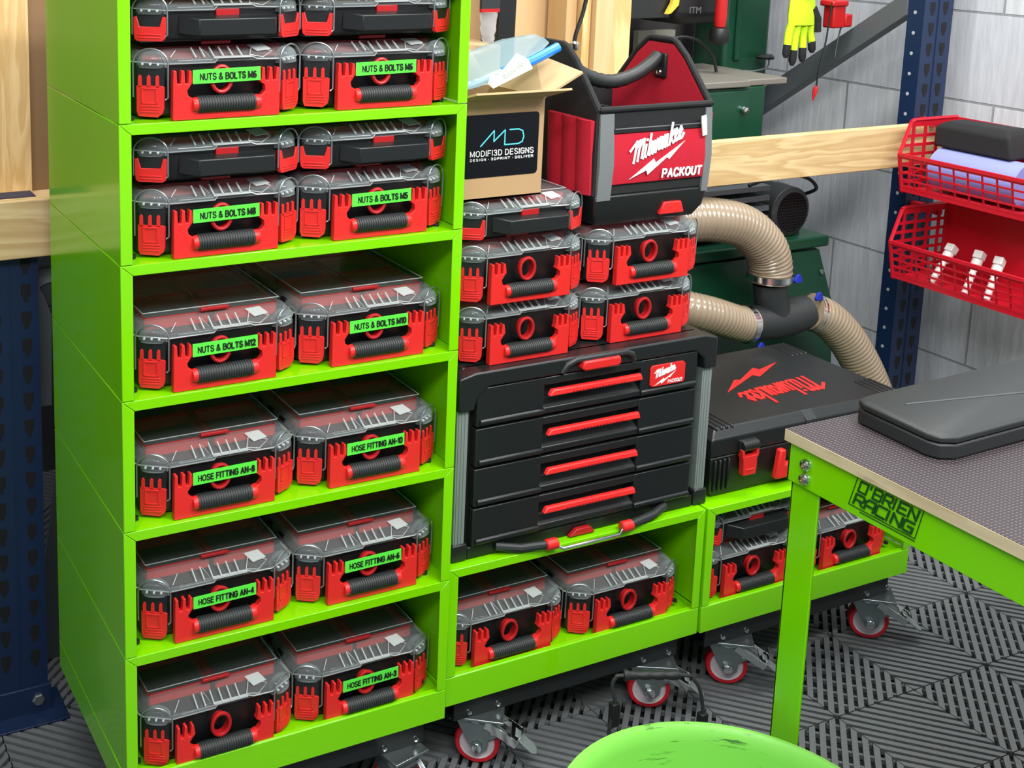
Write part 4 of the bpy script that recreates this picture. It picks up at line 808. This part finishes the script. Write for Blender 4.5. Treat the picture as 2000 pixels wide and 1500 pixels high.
# dust extractor: green cabinet, motor, ducts and tee
def extractor():
    r = empty('dust_extractor', (0, 0, 0), 'dark green dust extractor hood under the beam, behind black case', 'machine')
    b = MB(); b.loft([[(1.30, .585, FZ), (2.07, .585, FZ), (2.07, .86, FZ), (1.30, .86, FZ)], [(1.40, .585, .36), (2.03, .585, .36), (2.03, .86, .36), (1.40, .86, .36)], [(1.46, .585, .515), (1.965, .585, .515), (1.965, .86, .515), (1.46, .86, .515)]]); b.obj('hood', GREENM, r, bevel=.004)
    MB().box(1.44, 1.985, .575, .87, .522, .550).obj('top_flange', GREENM, r, bevel=.005)
    s = MB(); s.lathe([(.0001, -.006), (.006, -.005), (.007, 0)], 10, (1.975, .583, .455), 'Y'); s.obj('bolt', ZINC, r)
    m = MB(); M = TR(1.878, .60, .613) ; m.M = M
    m.lathe([(.050, .0), (.062, .006), (.064, .05), (.060, .10), (.060, .16)], 28, (0, 0, 0), 'Y', False, True); m.box(-.05, .05, .02, .15, -.075, -.05)
    mo = m.obj('motor', BLK2, r, bevel=.001)
    g = MB(); g.M = M
    for k in range(-6, 7):
        x = k*.0075; h = math.sqrt(max(0, .050**2-x*x)); g.box(x-.0012, x+.0012, .0, .003, -h, h); g.box(-h, h, .0, .003, x-.0012, x+.0012)
    g.obj('fan_grille', BLK3, mo)
    d = MB(); d.M = M; d.lathe([(.050, .010), (.0001, .010)], 24, (0, 0, 0), 'Y'); d.obj('fan_recess', DARK, mo)
    c = MB(); c.tube(smooth_path([(1.70, .57, .700), (1.78, .56, .720), (1.86, .55, .712), (1.925, .575, .675), (1.938, .62, .650)], 6), .0045, 8); c.obj('motor_cable', BLK, r)
    p = MB()
    for k in range(4): p.box(1.50, 1.80, .60+k*.0, .74, .600+k*.025, .612+k*.025)
    p.obj('cooling_fins', GREY, r)
    MB().box(1.49, 1.70, .63, .80, .5505, .60).obj('motor_mount', BLK, r, bevel=.004)
extractor()
def duct(name, path, r0, label, pitch=.0105):
    P_ = smooth_path(path, 14); L = [0]
    for a, b in zip(P_[:-1], P_[1:]): L.append(L[-1]+(b-a).length)
    tot = L[-1]; n = int(tot/pitch*4); pts = []; rs = []; j = 0
    for i in range(n+1):
        s = tot*i/n
        while j < len(L)-2 and L[j+1] < s: j += 1
        t = (s-L[j])/max(1e-9, L[j+1]-L[j]); pts.append(P_[j].lerp(P_[j+1], t)); rs.append(r0*(1.0, .975, .935, .975)[i % 4])
    m = MB(); m.tube(pts, r0, 28, rs=rs); o = m.obj(name, PVC, None, ang=80); tag(o, label, 'hose', 'ribbed beige extraction hoses'); return o
TE = Vector((1.735, .48, .400))
duct('extraction_hose', [(1.40, .620, .640), (1.43, .530, .650), (1.52, .500, .652), (1.610, .490, .630), (1.675, .485, .580), (1.700, .485, .530), (1.702, .485, .492)], .0505, 'ribbed beige hose arching down into the top of the black tee')
duct('extraction_hose', [(1.42, .580, .460), (1.45, .495, .455), (1.52, .472, .435), (1.600, .475, .405), (1.640, .478, .395)], .0420, 'ribbed beige hose joining the left side of the black tee')
duct('extraction_hose', [(1.822, .468, .406), (1.870, .460, .385), (1.925, .450, .335), (1.975, .440, .265), (2.02, .430, .180), (2.06, .425, .08), (2.08, .425, FZ+.07)], .0455, 'ribbed beige hose running from the tee down behind the case')
t = empty('hose_tee', (0, 0, 0), 'black plastic tee fitting joining three ribbed beige hoses', 'hose fitting')
q = MB(); q.tube([(1.648, .478, .396), (1.70, .478, .394), (1.76, .476, .398), (1.815, .470, .407)], .042, 24, rs=[.0395, .043, .044, .0395]); q.tube([(1.718, .478, .405), (1.708, .482, .450), (1.703, .484, .486)], .040, 24, rs=[.040, .0385, .0385]); q.obj('fitting', BLK2, t)
for i, (c, d, rad) in enumerate((((1.702, .485, .503), (0, 0, 1), .052), ((1.632, .478, .397), (1, 0, -.05), .0435), ((1.832, .467, .402), (.95, -.1, -.3), .0435))):
    d = Vector(d).normalized(); rot = d.to_track_quat('Z', 'Y').to_matrix().to_4x4(); k = MB(); k.M = Matrix.Translation(c) @ rot
    k.lathe([(rad-.001, -.007), (rad+.0015, -.007), (rad+.0015, .007), (rad-.001, .007)], 32)
    ko = k.obj('hose_clamp', CHROME, t)
    e = Vector(c)+(Vector((.050, -.038, .0)) if i == 0 else Vector((.012, -.040, -.042)) if i == 1 else Vector((-.010, -.022, .050)))
    w2 = MB(); w2.M = Matrix.Translation(e); w2.prism([(-.004, .008), (.004, .008), (.012, -.006), (.009, -.012), (-.009, -.012), (-.012, -.006)], -.003, .003, 'Y'); w2.obj('thumb_screw', BLUEP, ko, bevel=.001)

# ------------------------------------------------------------------ red baskets on the right post
BASK = mat('crimson_basket_plastic', (196, 20, 40), rough=.4)
def basket(x0, ya, yb, zb, label):
    """front wall faces -x; far end panel at yb with a sloping top edge"""
    r = empty('wire_basket', (0, 0, 0), label, 'basket', 'red plastic baskets by the right rack post'); R1 = BASK
    zf, zt, xb = zb+.090, zb+.170, x0+.185; xs = x0+.030
    g = MB()
    for k in range(5):                                # front wall bars
        z = zb+.012+k*.0178; xo = x0+.018*(1-k/4.4); g.box(xo-.0015, xo+.0015, ya, yb, z-.0022, z+.0022)
    n = int((yb-ya)/.034)
    for k in range(n+1):
        y = ya+(yb-ya)*k/n; g.prism([(x0+.019, zb+.003), (x0+.022, zb+.003), (x0+.002, zf), (x0-.001, zf)], y-.0018, y+.0018, 'Y')
    g.box(x0-.003, x0+.004, ya, yb, zf-.004, zf+.004); g.box(x0+.017, x0+.023, ya, yb, zb, zb+.016)
    g.obj('front_grid', R1, r)
    e = MB(); prof = [(x0+.02, zb), (x0, zf), (xs, zt-.004), (xs+.01, zt), (xb, zt), (xb, zb)]
    for (pa, pb) in ((prof[1], prof[2]), (prof[2], prof[3]), (prof[3], prof[4]), (prof[4], prof[5]), (prof[0], prof[1]), (prof[5], prof[0])):
        a = Vector((pa[0], yb, pa[1])); b = Vector((pb[0], yb, pb[1])); e.tube([a, b], .0048, 6)
    e.prism([(xs, zt-.016), (xb, zt-.016), (xb, zt), (xs+.008, zt)], yb-.002, yb+.002, 'Y')
    for k in range(1, 7):
        z = zb+.022*k; xl = x0+.02*(1-min(1, (z-zb)/.09))+max(0, (z-zf))/.08*.03; e.box(xl, xb, yb-.0015, yb+.0015, z-.0035, z+.0035)
    for x in (x0+.040, x0+.080, x0+.120, x0+.160): e.box(x-.004, x+.004, yb-.0018, yb+.0018, zb, zt)
    e.obj('end_panel', R1, r)
    c = MB(); c.box(xb-.003, xb, ya, yb, zb, zt); c.box(x0+.02, xb, ya, yb, zb, zb+.003); c.box(xb, xb+.02, yb-.03, yb+.0, zt-.02, zt-.01); c.box(x0+.02, xb, ya-.003, ya, zb, zf); c.obj('back_and_floor', R1, r)
    h = MB(); h.box(xb-.03, xb-.01, yb+.004, .5045, zt-.03, zt-.012); h.obj('hanger', R1, r)
    return r
basket(2.020, .10, .425, .690, 'red plastic basket holding a lavender roll, upper one by the right post')
basket(2.018, .08, .425, .478, 'red plastic basket holding white fittings, lower one by the right post')
q = MB(); q.lathe([(.020, .0), (.0505, .0), (.0505, .22), (.020, .22)], 32, (2.118, .165, .748), 'Y', True, True); o = q.obj('paper_roll', mat('lavender_paper', (136, 144, 210), rough=.6, var=.03), None); tag(o, 'lavender paper roll lying in the upper red basket', 'paper roll')
q = MB(); q.loft([[(2.10, .20, .800), (2.19, .20, .800), (2.19, .40, .800), (2.10, .40, .800)], [(2.10, .21, .850), (2.19, .21, .850), (2.19, .40, .850), (2.10, .40, .850)], [(2.115, .225, .866), (2.18, .225, .866), (2.18, .38, .862), (2.115, .38, .862)]]); o = q.obj('black_pouch', FABB, None, bevel=.006, seg=3); tag(o, 'black cloth pouch on top of the lavender roll', 'pouch')
WP = mat('white_nylon_fitting', (232, 232, 230), rough=.4)
for i, (x, y, z, a) in enumerate(((2.075, .330, .520, 50), (2.085, .255, .518, 42), (2.090, .205, .516, 46))):
    r = empty('plastic_nozzle', (x, y, z), ('white plastic nozzle, farthest back in the lower red basket', 'white ribbed plastic nozzle in the middle of the lower red basket', 'white ribbed plastic nozzle nearest the open end of the lower red basket')[i], 'nozzle', 'white plastic nozzles in the lower basket')
    r.rotation_euler = (0, math.radians(a-12), math.radians(8*i))
    n_ = MB(); prof = [(.006, -.04)]
    for k in range(7): prof += [(.0085, -.038+k*.008), (.0065, -.034+k*.008)]
    prof += [(.008, .020), (.012, .022), (.012, .045), (.008, .047)]
    n_.lathe(prof, 14, cap0=True, cap1=True); n_.obj('barbed_stem', WP, r)
    c_ = MB(); c_.box(-.012, .012, -.010, .010, .047, .066); c_.obj('end_block', WP, r, bevel=.002)

# ------------------------------------------------------------------ green work table at the right
def table():
    r = empty('work_table', (0, 0, 0), 'lime green steel table with black ribbed plywood top, right foreground', 'table')
    X0, X1, Y1, Y0, ZT = .860, 2.10, -.388, -1.62, .618
    rubm = bpy.data.materials.new('ribbed_film'); rubm.use_nodes = True; nt = rubm.node_tree; b = nt.nodes['Principled BSDF']
    tc = nt.nodes.new('ShaderNodeTexCoord'); wv = nt.nodes.new('ShaderNodeTexWave'); wv.inputs['Scale'].default_value = 42; wv.inputs['Distortion'].default_value = .2; wv.bands_direction = 'X'
    wv2 = nt.nodes.new('ShaderNodeTexWave'); wv2.inputs['Scale'].default_value = 60; wv2.bands_direction = 'Y'
    ad = nt.nodes.new('ShaderNodeMath'); ad.operation = 'MULTIPLY'; cr = nt.nodes.new('ShaderNodeValToRGB')
    nt.links.new(tc.outputs['Object'], wv.inputs[0]); nt.links.new(tc.outputs['Object'], wv2.inputs[0]); nt.links.new(wv.outputs['Fac'], ad.inputs[0]); nt.links.new(wv2.outputs['Fac'], ad.inputs[1]); nt.links.new(ad.outputs[0], cr.inputs[0])
    cr.color_ramp.elements[0].color = (*lin((44, 38, 42)), 1); cr.color_ramp.elements[1].color = (*lin((98, 88, 92)), 1)
    nt.links.new(cr.outputs[0], b.inputs['Base Color']); b.inputs['Roughness'].default_value = .5
    bp = nt.nodes.new('ShaderNodeBump'); bp.inputs['Strength'].default_value = .5; bp.inputs['Distance'].default_value = .001; nt.links.new(ad.outputs[0], bp.inputs['Height']); nt.links.new(bp.outputs['Normal'], b.inputs['Normal'])
    t = MB(); t.box(X0-.006, X1, Y0, Y1, ZT-.0175, ZT-.001); t.cur = 1; t.box(X0-.005, X1, Y0+.001, Y1-.001, ZT-.001, ZT); t.obj('plywood_top', [PLYE, rubm], r)
    f = MB(); zt = ZT-.018
    f.box(X0, X0+.004, Y0+.03, Y1-.004, zt-.058, zt); f.box(X0, X1, Y1-.008, Y1-.004, zt-.058, zt); f.box(X0, X1, Y0+.03, Y0+.034, zt-.058, zt); f.box(X1-.034, X1-.03, Y0+.03, Y1-.004, zt-.058, zt)
    fo = f.obj('apron', LIME, r, bevel=.001)
    for (xa, ya, sx, sy) in ((X0+.005, Y1-.009, 1, -1), (X1-.035, Y1-.009, -1, -1), (X0+.005, Y0+.035, 1, 1), (X1-.035, Y0+.035, -1, 1)):
        l = MB(); q = .050; l.box(min(xa, xa+sx*.004), max(xa, xa+sx*.004), min(ya, ya+sy*q), max(ya, ya+sy*q), FZ, zt); l.box(min(xa, xa+sx*.024), max(xa, xa+sx*.024), min(ya, ya+sy*.004), max(ya, ya+sy*.004), FZ, zt)
        l.obj('leg', LIME, r, bevel=.0012)
    for z in (.5775, .5560):
        b_ = MB(); b_.lathe([(.0001, -.0062), (.0030, -.0062), (.0036, -.0040), (.0040, -.0062), (.0078, -.0052), (.0095, -.0015), (.0095, 0)], 18, (X0, -.4255, z), 'X'); b_.obj('button_bolt', CHROME, r)
    # maker's lettering in square outline strokes
    GI = mat('dark_green_print', (14, 74, 20), rough=.5)
    G_ = {'O': [[(0, 0), (0, 1), (1, 1), (1, 0), (0, 0)]], "'": [[(.3, 1), (.2, .7)]], 'B': [[(0, 0), (0, 1), (.85, 1), (1, .85), (1, .62), (.85, .52), (.1, .52)], [(.85, .52), (1, .4), (1, .12), (.88, 0), (0, 0)]],
          'R': [[(0, 0), (0, 1), (.9, 1), (1, .88), (1, .58), (.9, .46), (.2, .46)], [(.5, .46), (1, 0)]], 'I': [[(.1, 0), (.1, 1)]], 'E': [[(1, 1), (0, 1), (0, 0), (1, 0)], [(0, .5), (.85, .5)]],
          'N': [[(0, 0), (0, 1), (1, 0), (1, 1)]], 'A': [[(0, 0), (0, .75), (.25, 1), (1, 1), (1, 0)], [(0, .4), (1, .4)]], 'C': [[(1, 1), (.12, 1), (0, .85), (0, .15), (.12, 0), (1, 0)]], 'G': [[(1, 1), (.12, 1), (0, .85), (0, .15), (.12, 0), (1, 0), (1, .5), (.5, .5)]]}
    M = plane_M((X0-.0004, -.503, .5575), (0, -1, 0), (0, 0, 1))
    s = MB(); hh = .0150; sh = .28
    def line(txt, x, y, w_, sp):
        out = []
        for ch in txt:
            ww = w_*(.25 if ch in "I'" else 1)
            for L in G_[ch]: out.append([(x+p*ww*1.0+(y+q*hh)*sh, y+q*hh) for p, q in L])
            x += ww+sp
        return out
    L = line("O'BRIEN", .006, .0210, .0122, .0040)+line('RACING', .006, .0015, .0140, .0036)
    strokes(s, L, .0028, M)
    bx = [(-.001, -.003), (.104, -.003), (.113, .040), (.010, .040), (-.001, -.003)]
    strokes(s, [bx, [(.018, -.0065), (.104, -.0065)]], .0012, M)
    s.obj('maker_lettering', GI, fo, smooth=False)
table()
def lidbox():
    r = empty('flat_case', (0, 0, 0), 'flat black plastic case lying on the green work table', 'case')
    o_ = [(.985, -.405), (1.45, -.385), (1.45, -.545), (.985, -.560), (.965, -.550), (.958, -.535), (.962, -.425), (.970, -.410)]
    z = .6185
    MB().loft([[(x, y, z) for x, y in o_], [(x, y, z+.022) for x, y in o_]]).obj('base', BLK2, r, bevel=.003)
    ins = [(x+(.006 if x < 1 else -.004), y+(-.005 if y > -.5 else .005)) for x, y in o_]
    lo = MB().loft([[(x, y, z+.0235) for x, y in o_], [(x, y, z+.031) for x, y in o_], [(x, y, z+.035) for x, y in ins]]).obj('lid', BLK2, r, bevel=.0015)
    q = MB(); q.tube([(1.010, -.455, z+.0355), (1.25, -.500, z+.0355)], .0012, 6); q.obj('lid_groove', GREY, lo)
lidbox()

# ------------------------------------------------------------------ tub and wire handle
def tubm():
    m = TUB.copy(); m.name = 'scuffed_lime_plastic'; nt = m.node_tree; b = nt.nodes['Principled BSDF']
    tc = nt.nodes.new('ShaderNodeTexCoord'); mp = nt.nodes.new('ShaderNodeMapping'); mp.inputs['Scale'].default_value = (6, 6, 60); nt.links.new(tc.outputs['Object'], mp.inputs[0])
    n = nt.nodes.new('ShaderNodeTexNoise'); n.inputs['Scale'].default_value = 1.6; n.inputs['Detail'].default_value = 6; n.inputs['Roughness'].default_value = .7; nt.links.new(mp.outputs[0], n.inputs[0])
    cr = nt.nodes.new('ShaderNodeValToRGB'); cr.color_ramp.elements[0].position = .60; cr.color_ramp.elements[1].position = .68; cr.color_ramp.elements[0].color = (*lin((126, 204, 82)), 1); cr.color_ramp.elements[1].color = (*lin((62, 112, 40)), 1)
    nt.links.new(n.outputs['Fac'], cr.inputs[0]); nt.links.new(cr.outputs[0], b.inputs['Base Color']); return m
r = empty('plastic_tub', (.634, -.570, FZ), 'large round lime green plastic tub, open and scuffed, in the foreground', 'tub')
q = MB(); q.lathe([(.0001, .001), (.168, .001), (.172, .006), (.222, .296), (.228, .306), (.232, .316), (.229, .323), (.222, .324), (.216, .318), (.211, .300), (.163, .012), (.0001, .008)], 72)
q.obj('shell', tubm(), r)
def wirehandle():
    r = empty('bail_handle', (0, 0, 0), 'black wire bail with ribbed grip standing behind the green tub', 'handle')
    m = MB(); m.tube(smooth_path([(.838, -.070, FZ+.002), (.843, -.068, -.062), (.855, -.066, -.020), (.852, -.058, .010), (.858, -.058, .026), (.872, -.063, .031), (.965, -.107, .033), (.980, -.114, .027), (.990, -.124, .006), (.993, -.131, -.038), (.988, -.135, -.09), (.985, -.135, FZ+.002)], 6), .0034, 8); m.obj('wire', RUB, r)
    a = Vector((.872, -.063, .031)); b = Vector((.960, -.105, .0328)); N = 20
    m = MB(); m.tube([a.lerp(b, k/N) for k in range(N+1)], .007, 12, rs=[.0098 if k in (0, 1) else .0062+.0016*abs(math.sin(math.pi*k/5)) for k in range(N+1)]); m.obj('grip', BLK2, r)
    for c in ((.853, -.066, -.036), (.9905, -.133, -.052)):
        k = MB(); k.M = Matrix.Translation(c); k.box(-.008, .008, -.007, .007, -.022, .022); k.obj('socket', BLK3, r, bevel=.002)
wirehandle()

# ------------------------------------------------------------------ odds and ends left of the tower
o = empty('steel_bracket', (0, 0, 0), 'grey steel bracket and cup fixed to the left rack post', 'bracket')
q = MB(); q.prism([(-.020, .43), (.030, .43), (.034, .60), (.020, .64), (-.012, .70)], .5525, .560, 'Y'); q.obj('plate', GREY, o)
q = MB(); q.M = TR(.036, .562, .635, rx=math.radians(-70)); q.lathe([(.030, 0), (.030, .05)], 18); q.lathe([(.0001, .002), (.026, .002), (.026, .05), (.030, .05)], 18); q.obj('cup', GREY, o)
o = MB(); o.loft([[(.000, .66, FZ), (.070, .66, FZ), (.070, .67, FZ), (.000, .67, FZ)], [(.070, .60, .40), (.085, .60, .40), (.085, .61, .40), (.070, .61, .40)]]); o = o.obj('leaning_sheet', GREY, None); tag(o, 'narrow grey sheet leaning between the left rack post and tower', 'sheet')
